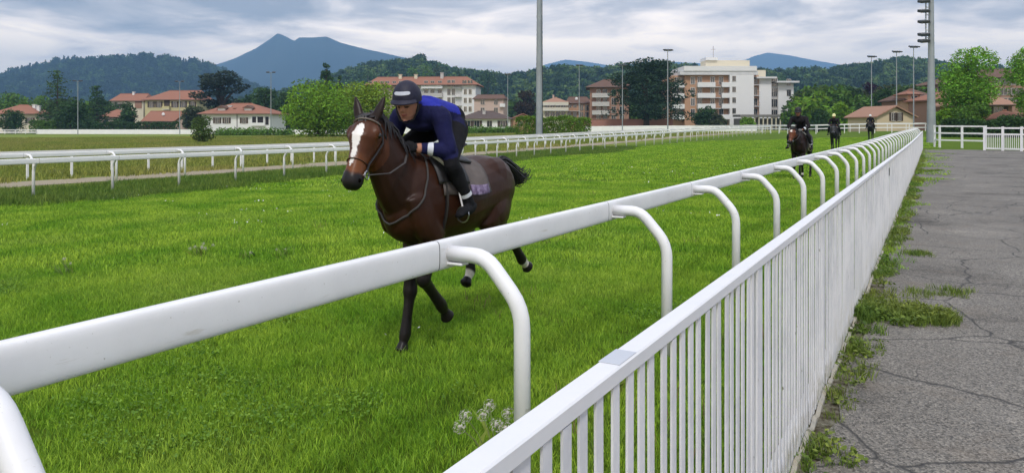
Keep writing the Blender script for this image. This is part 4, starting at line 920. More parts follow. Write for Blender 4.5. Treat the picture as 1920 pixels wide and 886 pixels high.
class Bld:
    """a building whose front faces the camera; u runs along the front in metres, v up, depth away from the viewer"""
    def __init__(s, name, label, px0, px1, Z, ybase, turn=0., depth=10., cat='building', group=None):
        s.Z = Z; s.k = Z/FPX; s.px0 = px0; a = at(px0, Z); s.w = (px1-px0)*s.k/math.cos(turn); s.z0 = min(hgt(ybase, Z), gz(a.x, a.y))
        s.t = empty(name, (a.x, a.y, s.z0), YAW+turn, label, cat, group); s.d = depth; s.ct = math.cos(turn)
    def U(s, px): return (px-s.px0)*s.k/s.ct
    def Vz(s, py): return hgt(py, s.Z)-s.z0
    def wall(s, u0, u1, v1, m, d0=0., d1=None, name='wall', v0=0.): return MB().box((u0, d0, v0-(.3 if v0 == 0 else 0)), (u1, s.d if d1 is None else d1, v1)).build(name, m, s.t)
    def window(s, u, v, w, h, d=0., shut=None, side=None, frame=None, name='window'):
        """a framed window standing proud of the wall; side 'l'/'r' puts it on an end wall"""
        f = .09; mb = MB()
        for a, b in (((-w/2-f, -.06, -h/2-f), (-w/2, .0, h/2+f)), ((w/2, -.06, -h/2-f), (w/2+f, .0, h/2+f)), ((-w/2, -.06, h/2), (w/2, .0, h/2+f)), ((-w/2-.05, -.11, -h/2-f), (w/2+.05, .0, -h/2-.001)), ((-.04, -.055, -h/2), (.04, -.005, h/2))): mb.box(a, b)
        o = mb.build(name, frame or FRAME, s.t, loc=(u, d-.002, v)) if side is None else mb.build(name, frame or FRAME, s.t, loc=(u, d, v))
        if side == 'r': o.rotation_euler = (0, 0, R(90)); o.location = (u+.002, d, v)
        if side == 'l': o.rotation_euler = (0, 0, R(-90)); o.location = (u-.002, d, v)
        MB().box((-w/2, -.035, -h/2), (w/2, -.03, h/2)).build('pane', GLASS, o)
        if shut is not None:
            for q in (-1, 1): MB().box((q*(w/2+f+.02) if q > 0 else -(w/2+f+.02)-w*.52, -.07, -h/2-.04), ((w/2+f+.02)+w*.52 if q > 0 else -(w/2+f+.02), -.02, h/2+.04)).build('shutter', shut, o)
        return o
    def door(s, u, w, h, d=0., m=SHUT_B):
        return MB().box((u-w/2, d-.08, 0), (u+w/2, d-.01, h)).build('door', m, s.t)
    def balcony(s, u0, u1, v, depth=1.2, m=None, h=1.05, solid=True, d=0.):
        o = MB().box((u0, d-depth, v-.16), (u1, d-.003, v)).build('balcony', SLAB, s.t); m = m or W_WHITE
        if solid:
            mb = MB(); mb.box((u0, d-depth, v+.002), (u1, d-depth+.1, v+h)); mb.box((u0, d-depth+.102, v+.002), (u0+.1, d-.004, v+h)); mb.box((u1-.1, d-depth+.102, v+.002), (u1, d-.004, v+h)); mb.build('parapet', m, o)
        else:
            mb = MB(); mb.box((u0, d-depth, v+h-.07), (u1, d-depth+.05, v+h)); n = max(2, int((u1-u0)/.22))
            for i in range(n+1): x = u0+(u1-u0-.04)*i/n; mb.box((x, d-depth+.01, v+.002), (x+.035, d-depth+.04, v+h-.072))
            mb.build('railing', m or RAILM, o)
        return o
    def hip(s, u0, u1, ve, vr, m, over=.7, d0=0., d1=None, ridge=None, name='roof', axis='u'):
        d1 = s.d if d1 is None else d1; a, b, c, e = u0-over, u1+over, d0-over, d1+over; mid = (c+e)/2; run = (e-c)/2
        r0, r1 = (a+min(run, (b-a)*.45), b-min(run, (b-a)*.45)) if ridge is None else ridge
        V = [(a, c, ve), (b, c, ve), (b, e, ve), (a, e, ve), (r0, mid, vr), (r1, mid, vr), (a, c, ve-.22), (b, c, ve-.22), (b, e, ve-.22), (a, e, ve-.22)]
        F = [(0, 1, 5, 4), (1, 2, 5), (2, 3, 4, 5), (3, 0, 4), (6, 7, 1, 0), (7, 8, 2, 1), (8, 9, 3, 2), (9, 6, 0, 3), (9, 8, 7, 6)]; mb = MB(); mb.add(V, F); o = mb.build(name, m, s.t)
        MB().tube([(r0, mid, vr+.02), (r1, mid, vr+.02)], .14, 6).build('ridge_tiles', m, o)
        MB().tube([(a-.02, c-.08, ve-.12), (b+.02, c-.08, ve-.12)], .09, 6).build('gutter', mat('gutter', (.12, .08, .06), .5), o); return o
    def gable(s, u0, u1, ve, vr, m, wallm, over=.5, d0=0., d1=None, name='roof'):
        """ridge runs in depth, the gable faces the viewer"""
        d1 = s.d if d1 is None else d1; um = (u0+u1)/2; sl = (vr-ve)/(um-u0); a, b = u0-over, u1+over; za = ve-over*sl
        mb = MB(); mb.prism([(u0, ve-.05), (u1, ve-.05), (um, vr-.16)], d0+.02, d1-.02); mb.build('gable_wall', wallm, s.t)
        mb = MB(); mb.prism([(a, za), (um, vr), (b, za), (b, za+.2), (um, vr+.22), (a, za+.2)], d0-over, d1+over); return mb.build(name, m, s.t)
    def flat(s, u0, u1, v, m, over=.8, th=.35, d0=0., d1=None): 
        return MB().box((u0-over, d0-over, v+.002), (u1+over, (s.d if d1 is None else d1)+over, v+th)).build('roof', m, s.t)
    def chimney(s, roof, u, d, v0, v1, w=.7, m=W_PINK): 
        o = MB().box((u-w/2, d-w/2, v0), (u+w/2, d+w/2, v1)).box((u-w*.65, d-w*.65, v1+.001), (u+w*.65, d+w*.65, v1+.15)).build('chimney', m, roof); return o
    def dish(s, u, v, d=0.): return MB().ball((u, d-.3, v), (.5, .16, .5), 10, 6).build('satellite_dish', W_WHITE, s.t, smooth=True)

# --- left houses
b = Bld('house', 'small cream house with red hipped roof at the left edge', -14, 64, 205, 240, R(6), 9); v = b.Vz(213); b.wall(0, b.w, v, W_CREAM); r = b.hip(0, b.w, v, b.Vz(196), T_RED); b.chimney(r, b.U(46), 4, v+.5, b.Vz(196), .8, W_WHITE); b.chimney(r, b.U(57), 3, v+.2, b.Vz(198), .8, W_WHITE)
for q in (8, 52): b.window(b.U(q), b.Vz(226), 1.1, 1.5, shut=SHUT_B)
b = Bld('villa', 'long two storey yellow villa with red tiled roof', 272, 372, 262, 236, R(-4), 11); v = b.Vz(187); b.wall(0, b.w, v, W_YEL); b.hip(0, b.w, v, b.Vz(169), T_RED, .8, ridge=(b.w*.3, b.w*.95))
for q in (284, 299, 330, 346, 364): b.window(b.U(q), b.Vz(196), 1.2, 2.0, shut=SHUT_B)
b.wall(b.U(309), b.U(320), b.Vz(187)-.05, SHUT_B, -.06, -.004, 'loggia', b.Vz(199)); b.balcony(b.U(308), b.U(322), b.Vz(205), 1.2, W_YEL)
for q in (289, 346): b.window(b.U(q), b.Vz(214), 1.2, 1.6)
b = Bld('villa', 'lower yellow wing with red roof left of the villa', 209, 271, 270, 236, R(-4), 9); v = b.Vz(189); b.wall(0, b.w, v, W_CREAM); r = b.hip(0, b.w, v, b.Vz(175), T_RED, .6, ridge=(b.w*.05, b.w*.95)); b.chimney(r, b.U(240), 4, v+1, b.Vz(172), .7, W_WHITE)
for q in (222, 236): b.window(b.U(q), b.Vz(199), 1.2, 1.7, shut=SHUT_B)
b.wall(b.U(255), b.U(268), b.Vz(190), W_BRICK, -.2, -.004, 'brick_bay', b.Vz(203))
b = Bld('house', 'low outbuilding with long red roof in front of the yellow villa', 268, 348, 225, 238, R(2), 9); v = b.Vz(227); b.wall(0, b.w, v, W_BRICK); r = b.hip(0, b.w, v, b.Vz(208), T_RED, .5, ridge=(b.w*.02, b.w*.8)); b.dish(b.U(301), b.Vz(214), 2.)
b.window(b.U(290), b.Vz(232), 1.4, 1.0)
b = Bld('house', 'cream gabled shed beside the low red roof', 328, 366, 215, 240, R(2), 8); b.wall(0, b.w, b.Vz(228), W_PINK); b.gable(0, b.w, b.Vz(228), b.Vz(214), T_RED, W_PINK, .6)
b.window(b.U(347), b.Vz(233), 1.2, 1.0)
b = Bld('house', 'small red roofed cottage between the conifers', 186, 232, 235, 240, R(5), 8); v = b.Vz(219); b.wall(0, b.w, v, W_PINK); b.hip(0, b.w, v, b.Vz(205), T_RED, .7); b.window(b.U(199), b.Vz(227), 1.2, 1.3); b.window(b.U(215), b.Vz(227), 1.2, 1.3)
b = Bld('house', 'white house with red hipped roof, dormers and a dark loggia', 378, 508, 200, 243, R(-3), 12); v = b.Vz(213); b.wall(0, b.w, v, W_WHITE); r = b.hip(0, b.w, v, b.Vz(193), T_RED, .9, ridge=(b.w*.3, b.w*.62)); b.chimney(r, b.U(434), 2.5, v+.6, b.Vz(203), .7, W_BRICK); b.chimney(r, b.U(421), 4, v+1, b.Vz(198), .9, W_WHITE)
for q in (408, 426, 459): b.window(b.U(q), b.Vz(226), 1.0, 1.5, shut=SHUT_B)
MB().box((b.U(475), -.09, b.Vz(234)), (b.U(496), -.01, b.Vz(219))).build('loggia', mat('loggia_dark', (.025, .02, .02), .8), b.t); MB().box((b.U(500), -.09, b.Vz(234)), (b.U(506), -.01, b.Vz(219))).build('loggia', MATS['loggia_dark'], b.t)
for q in (474, 484, 497.5): MB().box((b.U(q)-.15, -.3, b.Vz(234)), (b.U(q)+.15, -.1, b.Vz(218))).build('pillar', W_WHITE, b.t)
b.balcony(b.U(474), b.U(500), b.Vz(235), .5, W_WHITE, .7); MB().box((b.U(446)-.08, -.12, 0), (b.U(446)+.08, -.02, v)).build('downpipe', RAILM, b.t)
for q in (463, 412):
    MB().box((b.U(q)-1., 1.2, v+.4), (b.U(q)+1., 4, v+1.55)).build('dormer', W_WHITE, r); o = MB(); o.prism([(b.U(q)-1.5, v+1.5), (b.U(q), v+2.3), (b.U(q)+1.5, v+1.5)], .8, 4.4); o.build('dormer_roof', T_BROWN, r)
# --- apartment block behind the rider
b = Bld('apartment_building', 'pink and white apartment block with red roof behind the rider', 690, 893, 250, 238, R(-5), 13); v = b.Vz(160); b.wall(0, b.U(762), v, W_PINK); b.wall(b.U(762)+.002, b.U(868), v-.002, W_WHITE, .004); b.wall(b.U(868)+.004, b.w, v+.01, W_WHITE, -.6)
r = b.hip(0, b.w, v+.05, b.Vz(143), T_RED, 1., -.6, ridge=(b.w*.04, b.w*.9)); b.chimney(r, b.U(825), 5, v+1, b.Vz(136), 1.0, W_GREY); b.chimney(r, b.U(745), 5, v+1, b.Vz(139), 1.0, W_CREAM); b.chimney(r, b.U(775), 5, v+1, b.Vz(139), 1.0, W_CREAM)
for fl, y in enumerate((157, 173, 189, 205, 221)):
    for q in (694, 704, 717, 727, 740, 752): b.window(b.U(q), b.Vz(y), 1.1, 1.5)
    for q in (874, 883): b.window(b.U(q), b.Vz(y), .9, 1.6, -.6, frame=W_CREAM)
    for q in (843, 851): b.window(b.U(q), b.Vz(y), 1.0, 2.0, .004)
    for q in (800, 812, 826): b.window(b.U(q), b.Vz(y), 1.2, 1.6, .004)
    b.balcony(b.U(792), b.U(832), b.Vz(y+9), 1.3, W_GREY if fl else W_WHITE, 1.2, d=.004); b.balcony(b.U(854), b.U(867), b.Vz(y+9), 1.1, RAILM, 1.1, False, .004)
for q in (870, 875, 880, 886): MB().box((b.U(q)-.25, -.68, b.Vz(161)), (b.U(q)+.25, -.605, b.Vz(152))).build('attic_slot', GLASS, b.t)
b = Bld('house', 'pale pink house with brown roof right of the apartment block', 889, 944, 232, 238, R(-8), 9); v = b.Vz(185); b.wall(0, b.w, v, W_PINK); b.hip(0, b.w, v, b.Vz(177), T_BROWN, .5, ridge=(b.w*.02, b.w*.95))
for q, y in ((905, 191), (905, 207), (930, 191), (930, 207)): b.window(b.U(q), b.Vz(y), 1.2, 1.6)
b.balcony(b.U(938), b.w+.6, b.Vz(200), .9, W_WHITE, .9)
b = Bld('house', 'low white house with dark grey roof behind the white wall', 862, 956, 200, 241, R(-3), 10); v = b.Vz(222); b.wall(0, b.w, v, W_WHITE); r = b.hip(0, b.w, v, b.Vz(208), T_GREY, .7, ridge=(b.w*.32, b.w*.66)); b.chimney(r, b.U(906), 3, v+.8, b.Vz(207), .8, W_GREY)
for q in (877, 894, 918, 943): b.window(b.U(q), b.Vz(232), 1.3, 1.6, shut=SHUT_B if q != 918 else None)
b = Bld('house', 'low orange house with red gable roof left of the tall mast', 952, 1010, 205, 240, R(3), 9); v = b.Vz(226); b.wall(0, b.w, v, W_ORANGE); b.gable(0, b.w, v, b.Vz(214), T_RED, W_ORANGE, .6); b.window(b.U(975), b.Vz(232), 1.2, 1.2); b.window(b.U(990), b.Vz(232), 1.2, 1.2)
b = Bld('house', 'cream house with striped awnings and low roof right of the mast', 1018, 1064, 235, 236, R(-4), 9); v = b.Vz(192); b.wall(0, b.w, v, W_CREAM); r = b.hip(0, b.w, v, b.Vz(182), T_PALE, .6); b.chimney(r, b.U(1037), 4, v+.4, b.Vz(178), .5)
for y in (197, 207): b.balcony(-.3, b.w+.3, b.Vz(y), 1.2, AWN, .9)
for q in (1026, 1036, 1046, 1056): b.window(b.U(q), b.Vz(202), 1.3, 1.5); b.window(b.U(q), b.Vz(214), 1.3, 1.5)
b = Bld('house', 'ochre and brown house with balconies between awnings and brick flats', 1062, 1108, 240, 236, R(-4), 9); v = b.Vz(193); b.wall(0, b.w, v, W_ORANGE); r = b.hip(0, b.w, v, b.Vz(181), T_BROWN, .5, ridge=(b.w*.1, b.w*.85)); b.dish(b.U(1081), b.Vz(185), 1.5)
for q in (1068, 1078, 1090, 1100): b.window(b.U(q), b.Vz(202), 1.1, 1.8); b.window(b.U(q), b.Vz(215), 1.1, 1.6)
b.balcony(0, b.w*.55, b.Vz(208), 1., W_ORANGE, 1.0)
b = Bld('apartment_building', 'brown brick flats with balconies and brown roof left of the cedar', 1106, 1178, 222, 240, R(-6), 14); v = b.Vz(163); b.wall(0, b.w, v, W_BRICK); b.hip(0, b.w, v, b.Vz(147), T_BROWN, 1.2, ridge=(b.w*.35, b.w*.8))
for y in (174, 190, 206, 222):
    for q in (1122, 1134, 1150, 1165): b.window(b.U(q), b.Vz(y), 1.2, 1.9)
    b.balcony(b.U(1110), b.U(1142), b.Vz(y+8), 1.3, W_GREY, 1.1)
b = Bld('garden_wall', 'reddish garden wall in front of the cedar', 1108, 1262, 195, 244, R(0), .4, 'wall'); MB().box((0, 0, -.3), (b.w, .4, b.Vz(224))).build('wall', wallmat('wall_red', (.36, .18, .145)), b.t); MB().box((-.1, -.1, b.Vz(224)+.001), (b.w+.1, .5, b.Vz(224)+.12)).build('coping', T_PALE, b.t)
# --- the big white and orange block
b = Bld('apartment_building', 'five storey block with orange balconied front and blank white end walls', 1262, 1490, 212, 240, R(0), 16); v = b.Vz(141)
u1, u2, u3, u4, u5 = b.U(1366), b.U(1411), b.U(1424), b.U(1447), b.U(1461)
b.wall(b.U(1284), u1, v, W_ORANGE); b.wall(0, b.U(1284)-.002, v-.01, W_ORANGE, 1.5); b.wall(u1+.002, u2, v-.02, W_WHITE, -1.2); b.wall(u2+.002, u3, v-.03, W_ORANGE, .6); b.wall(u3+.002, u4, v-1.0, W_WHITE, .2); b.wall(u4+.002, u5, v-1.1, W_GREY, 1.2); b.wall(u5+.002, b.w, v-2.2, W_WHITE, .8)
r = b.flat(b.U(1281), u2, v, SLAB, 1.2, 1.1); MB().box((b.U(1280), -1.4, v+1.102), (u2+.8, 16, v+2.5)).build('attic', W_WHITE, r); b.flat(u3, u4, v-1.0, SLAB, 1.1, .5); b.flat(u5, b.w, v-2.2, SLAB, 1.0, .5); MB().box((b.U(1330), 4, v+2.51), (b.U(1414), 10, v+4.6)).build('stair_house', W_CREAM, r); MB().box((b.U(1330), 3.4, v+4.602), (b.U(1352), 10.4, v+5.4)).build('lift_house', W_WHITE, r); MB().box((b.U(1424), 5, v-.4), (b.U(1447), 11, v+1.8)).build('stair_house', W_CREAM, r)
MB().tube([(b.U(1348), 6, v+5), (b.U(1348), 6, v+9)], .06, 5).tube([(b.U(1343), 6, v+8), (b.U(1353), 6, v+8)], .04, 5).build('antenna', RAILM, r)
for fl, y in enumerate((151, 171, 191, 211)):
    for q in (1299, 1312, 1336, 1352): b.window(b.U(q), b.Vz(y), 1.1, 2.0, frame=W_WHITE)
    for q in (1271, 1279): b.window(b.U(q), b.Vz(y), 1.0, 1.9, 1.5)
    b.balcony(b.U(1262), b.U(1284), b.Vz(y+12), 1.4, W_WHITE, 1.2, d=1.5); b.balcony(b.U(1306), b.U(1339), b.Vz(y+12), 1.5, W_WHITE, 1.25); b.balcony(b.U(1340), b.U(1350), b.Vz(y+12), 1.2, RAILM, 1.1, False); b.balcony(b.U(1351), b.U(1366), b.Vz(y+12), 1.5, W_WHITE, 1.25)
    b.window(b.U(1374), b.Vz(y-3), .9, 1.4, -1.2); b.window(b.U(1418), b.Vz(y), .9, 1.9, .6); b.balcony(b.U(1412), u3, b.Vz(y+8), 1.1, RAILM, 1.1, False, .6)
    for q in (1450, 1457): b.window(b.U(q), b.Vz(y+2), .9, 2.2, 1.2)
    b.window(b.U(1481), b.Vz(y+3), 1.1, 1.7, .8)
b = Bld('garage_row', 'low grey canopy with pale pillars in front of the white block', 1388, 1482, 200, 242, R(0), 6); b.wall(0, b.w, b.Vz(222), W_DARK, 1.2); b.flat(0, b.w, b.Vz(219), W_DARK, .2, .6, -.2)
for q in range(1391, 1480, 8): MB().box((b.U(q)-.15, -.1, -.3), (b.U(q)+.15, .2, b.Vz(219))).build('pillar', W_CREAM, b.t)
# --- right hand houses
b = Bld('house', 'cream gabled house with two dark shutters below the lamp posts', 1644, 1716, 120, 240, R(4), 9); b.wall(0, b.w, b.Vz(218), W_BEIGE); b.gable(0, b.w, b.Vz(218), b.Vz(200), T_PALE, W_BEIGE, .5)
for q in (1676, 1687): b.window(b.U(q), b.Vz(219), .55, 1.25, shut=SHUT_B)
b = Bld('house', 'brick house with corner tower behind the cream gable', 1702, 1768, 140, 238, R(-5), 12); v = b.Vz(186); b.wall(0, b.w, v, W_BRICK, 1.0); b.wall(0-.1, b.U(1722), b.Vz(176), W_ORANGE, -.4, 5., 'tower'); b.hip(0, b.w, v, b.Vz(164), T_BROWN, .6, 1.0); b.hip(0, b.U(1722), b.Vz(176), b.Vz(170), T_RED, .5, -.4, 5)
for q, y in ((1712, 188), (1712, 212), (1735, 196), (1735, 212), (1752, 198), (1752, 214)): b.window(b.U(q), b.Vz(y), 1.0, 1.5, -.4 if q < 1720 else 1.0)
b.balcony(b.U(1724), b.U(1748), b.Vz(204), 1.2, W_PINK, .9, d=1.0)
b = Bld('house', 'brick house with red roof half hidden by the round green tree', 1764, 1832, 130, 238, R(3), 10); v = b.Vz(186); b.wall(0, b.w, v, W_BRICK); b.hip(0, b.w, v, b.Vz(170), T_RED, .6)
for q in (1776, 1790, 1808, 1822): b.window(b.U(q), b.Vz(200), 1.1, 1.5, shut=SHUT_B); b.window(b.U(q), b.Vz(220), 1.1, 1.4)
b = Bld('house', 'low house with broad pale tiled roof beside the right tree', 1812, 1892, 100, 240, R(-6), 9); v = b.Vz(196); b.wall(0, b.w, v, W_BRICK); r = b.hip(0, b.w, v, b.Vz(173), T_PALE, .8, ridge=(b.w*.25, b.w*.85)); b.chimney(r, b.U(1832), 3, v+.4, b.Vz(172), .4, W_BRICK)
for q in (1836, 1868): b.window(b.U(q), b.Vz(210), 1.1, 1.3, shut=SHUT_B)
b = Bld('house', 'small red tiled porch roof at the right edge', 1874, 1926, 85, 240, R(-10), 5); v = b.Vz(222); b.wall(0, b.w, v, W_BRICK); b.hip(0, b.w, v, b.Vz(207), T_RED, .4); b.window(b.U(1895), b.Vz(228), .8, .7)
b = Bld('apartment_building', 'brown flats with red roof high behind the right hand trees', 1856, 1960, 175, 236, R(-6), 14); v = b.Vz(145); b.wall(0, b.w, v, W_BRICK); b.hip(0, b.w, v, b.Vz(126), T_BROWN, 1., ridge=(b.w*.1, b.w*.9))
for y in (153, 172, 190): 
    for q in (1866, 1880, 1894, 1908): b.window(b.U(q), b.Vz(y), 1.5, 1.5)
b = Bld('house', 'brown house with tiled roof glimpsed left of the round tree', 1756, 1812, 185, 236, R(2), 10); v = b.Vz(158); b.wall(0, b.w, v, W_BRICK); b.hip(0, b.w, v, b.Vz(146), T_BROWN, .8)
for q in (1764, 1778, 1794): b.window(b.U(q), b.Vz(166), 1.3, 1.5); b.balcony(b.U(1762), b.U(1784), b.Vz(172), 1., W_CREAM, .9)

# ================================================================== trees
tree('conifer', 'broad tall conifer left of the yellow villa', 108, 205, 126, 100, 'conifer', L_CON, seed=2)
tree('conifer', 'dark conifer standing just right of the tall one', 182, 225, 156, 74, 'conifer', L_DARK, seed=3)
tree('shrub', 'large dark green shrub at the foot of the tall conifer', 132, 195, 188, 74, 'bush', L_DARK, seed=4)
tree('round_bush', 'clipped dome shaped bush in front of the left house', 22, 192, 205, 50, 'bush', L_DARK, 'bush', seed=5, leaf=.4, nl=60, dens=1.6)
tree('tree', 'mid green tree behind the left house', 22, 250, 174, 70, 'round', L_MID, seed=6); tree('tree', 'mid green tree between left house and conifer', 70, 245, 178, 60, 'round', L_MID, seed=7)
tree('tree', 'dark round tree in front of the yellow villa', 240, 205, 188, 56, 'cone', L_DARK, seed=8, base=.04)
tree('cedar_tree', 'spreading cedar above the white house', 416, 232, 125, 118, 'cedar', leafmat('needle_grey', (.035, .052, .032)), seed=9)
tree('tree', 'grey green tree before the end of the yellow villa', 362, 214, 196, 46, 'round', L_OLIVE, seed=10)
tree('tree', 'small bushy tree standing alone in the infield meadow', 379, 80, 216, 52, 'round', leafmat('leaf_young', (.085, .135, .035)), seed=11, base=.05, leaf=.16, n=2600)
for i, (px, yt, w, Z, lb) in enumerate(((497, 160, 62, 230, 'dark tree directly right of the white house'), (540, 170, 60, 222, 'dark tree behind the left bright green tree'), (470, 172, 40, 245, 'dark tree peeping over the white house roof'))): tree('tree', lb, px, Z, yt, w, 'round', L_DARK, seed=12+i)
tree('tree', 'big bright green tree left of the galloping horse', 596, 104, 147, 146, 'round', L_BRIGHT, seed=20, base=.02, dens=1.7, nl=70)
tree('tree', 'yellow green tree behind the horse and rider', 688, 112, 158, 152, 'round', L_YEL, seed=27, base=.02, dens=1.9, nl=75)
tree('poplar_tree', 'tall dark pointed tree above the bright green tree', 612, 225, 101, 44, 'column', L_DARK, seed=22, dens=2., nl=60, base=.02); tree('poplar_tree', 'shorter dark pointed tree next to the tallest one', 636, 232, 128, 30, 'column', L_DARK, seed=23, dens=2., nl=40, base=.02)
for i, (px, yt, w, kd, mt, lb) in enumerate(((860, 118, 20, 'column', L_DARK, 'left of two slim dark cypresses on the skyline'), (873, 118, 18, 'column', L_DARK, 'right of two slim dark cypresses on the skyline'), (914, 126, 34, 'round', L_DARK, 'round dark tree on the skyline right of the cypresses'), (690, 116, 38, 'round', L_DARK, 'dark round tree on the skyline left of the rider'), (800, 109, 30, 'round', L_MID, 'tree on the skyline above the helmet'), (824, 114, 30, 'round', L_OLIVE, 'reddish green tree on the skyline over the apartment roof'), (775, 115, 22, 'round', L_MID, 'small tree on the skyline left of the helmet line'))): tree('tree', lb, px, 560, yt, w, kd, mt, seed=30+i, leaf=1.1, n=1500, base=.3)
tree('cedar_tree', 'huge dark cedar beside the orange and white block', 1212, 190, 104, 158, 'cedar', L_CEDAR, seed=40, nl=95, dens=1.6)
tree('shrub', 'low green shrub before the orange balconies', 1322, 202, 198, 42, 'bush', L_DARK, seed=41); tree('shrub', 'small bright shrub by the grey canopy', 1402, 192, 219, 30, 'bush', L_BRIGHT, seed=42)
tree('shrub', 'brown green shrub under the orange balconies', 1345, 200, 212, 30, 'bush', L_OLIVE, seed=47)
tree('tree', 'dark brown tree left of the tall mast', 985, 260, 165, 40, 'round', leafmat('leaf_brown', (.05, .035, .022)), seed=43)
for i, (px, yt, w, Z, mt, lb) in enumerate(((1575, 190, 56, 150, L_BRIGHT, 'bright green bush behind the riders'), (1535, 206, 44, 145, L_DARK, 'dark bush left of the bright bush'), (1618, 200, 50, 150, L_DARK, 'dark bush right of the bright bush'), (1664, 164, 44, 170, L_DARK, 'dark round tree behind the cream gable'), (1634, 146, 34, 215, L_PURP, 'purple leaved tree behind the lamp posts'))): tree('bush' if 'bush' in lb else 'tree', lb, px, Z, yt, w, 'bush' if 'bush' in lb else 'round', mt, seed=50+i)
tree('tree', 'tall leafy green tree between the brick houses', 1815, 92, 82, 116, 'round', leafmat('leaf_fresh', (.17, .34, .035)), seed=60, base=.22, dens=1.5, nl=38)
tree('tree', 'green tree cut by the right edge', 1946, 80, 74, 112, 'round', leafmat('leaf_fresh', (.17, .34, .035)), seed=61, base=.12, dens=1.4, nl=34)
tree('shrub', 'leafy green shrub behind the white gate', 1822, 84, 194, 80, 'bush', L_MID, seed=62, n=9000); tree('shrub', 'low bright shrub beside the right mast', 1772, 86, 203, 52, 'bush', L_BRIGHT, seed=63, n=6000); tree('shrub', 'dark shrub at the far right behind the fence', 1900, 74, 214, 66, 'bush', L_DARK, seed=64, n=4000)
hedge('hedge', 'thick clipped green hedge at the foot of the tall mast', 977, 1099, 98, 94, 222, 3., leafmat('leaf_hedge', (.12, .21, .022)), 3, n=12000, leaf=.17, rough=.1)
hedge('hedge', 'dark garden hedge behind the white wall at left', 168, 332, 196, 192, 231, 2., L_DARK, 4, n=6000, leaf=.4)
hedge('hedge', 'shrubby green hedge in front of the left house', 60, 100, 190, 190, 228, 2., L_MID, 5, n=2000, leaf=.35)
hedge('hedge', 'dark hedge along the far side of the cross fence', 1768, 1960, 76, 72, 232, 1.4, L_DARK, 6, n=9000, leaf=.2, ztop=1.6)
hedge('bramble', 'rough green brambles in the meadow behind the rider', 866, 968, 150, 142, 238, 2.4, L_MID, 7, 'shrub', n=4500, leaf=.3, rough=.3, ztop=.8)
hedge('bramble', 'rough green brambles in the meadow left of the tree', 410, 545, 150, 150, 247, 3., L_MID, 8, 'shrub', n=4000, leaf=.3, rough=.3, ztop=1.0)

# ================================================================== perimeter walls, fences, lamps
def boundary(name, label, pts, h, m, cat='wall', post=3.0):
    t = empty(name, (0, 0, 0), 0, label, cat)
    for (p0, Z0), (p1, Z1) in zip(pts[:-1], pts[1:]):
        a, b = on_ground(p0, Z0), on_ground(p1, Z1); d = b-a; L = d.xy.length; n = max(1, int(L/post)); ang = math.atan2(d.y, d.x); tl = math.atan2(d.z, L)
        for i in range(n):
            q = a+d*(i/n); o = MB().box((.06, -.05, -.4), (L/n-.06, .05, h)).build('panel', m, t, loc=q); o.rotation_euler = (0, -tl, ang)
            o = MB().box((-.07, -.08, -.4), (.055, .08, h+.06)).build('post', m, t, loc=q); o.rotation_euler = (0, 0, ang)
boundary('perimeter_wall', 'long white panel wall behind the infield meadow', [(70, 186), (330, 182), (620, 180), (960, 172)], 1.15, WHITE_FAR, 'wall', 3.2)
boundary('perimeter_wall', 'white panel wall in front of the cedar and big block', [(1098, 168), (1230, 165), (1420, 160)], 1.25, WHITE_FAR, 'wall', 3.2)
post_rail('rail_fence', 'white rail fence at the far left before the first house', [tuple(at(px, 186).xy) for px in (-30, 68)], 1.1, (1.05, .65, .3), 2.4, WHITE_FAR, 'fence', .1, .16, .05)
post_rail('rail_fence', 'white two rail fence crossing the turf behind the riders', [tuple(at(px, Z).xy) for px, Z in ((1300, 150), (1430, 118), (1530, 104), (1640, 98), (1738, 96))], 1.25, (1.2, .72), 2.2, WHITE_FAR, 'fence', .09, .14, .06)
post_rail('rail_fence', 'white rail fence around the far bend of the track', [tuple(at(px, Z).xy) for px, Z in ((1395, 138), (1480, 126), (1560, 120), (1735, 116))], 1.3, (1.25,), 2.6, WHITE_FAR, 'fence', .08, .16, .06)
post_rail('rail_fence', 'white three rail fence closing the end of the asphalt path', [tuple(at(px, Z).xy) for px, Z in ((1752, 52), (1762, 51), (1848, 48.5))], 1.5, (1.47, 1.0, .52), 1.5, WHITE, 'fence', .11, .10, .05)
def gate():
    a, b = on_ground(1846, 46), on_ground(1990, 43); d = b-a; L = d.xy.length; t = empty('gate', a, math.atan2(d.y, d.x), 'white gate with vertical bars at the end of the asphalt path', 'gate')
    for i in range(5): u = L*i/4; MB().box((u-.06, -.06, -.05), (u+.06, .06, 1.5)).build('post', WHITE, t)
    for z in (1.40, 1.02, .14): 
        for i in range(4): MB().box((L*i/4+.062, -.025, z-.05), (L*(i+1)/4-.062, .025, z+.05)).build('rail', WHITE, t)
    bar = MB().box((-.014, -.012, .195), (.014, .012, .965)).mesh('bar'); bar.materials.append(WHITE)
    for i in range(1, int(L/.1)): 
        if abs((i*.1) % (L/4)) > .08: link('bar', bar, None, t, (i*.1, 0, 0))
gate()
POLE = mat('galvanised_pole', (.30, .33, .35), .5, metal=.25, var=.15, vscale=.8); POLE_D = mat('dark_lamp', (.04, .045, .05), .5)
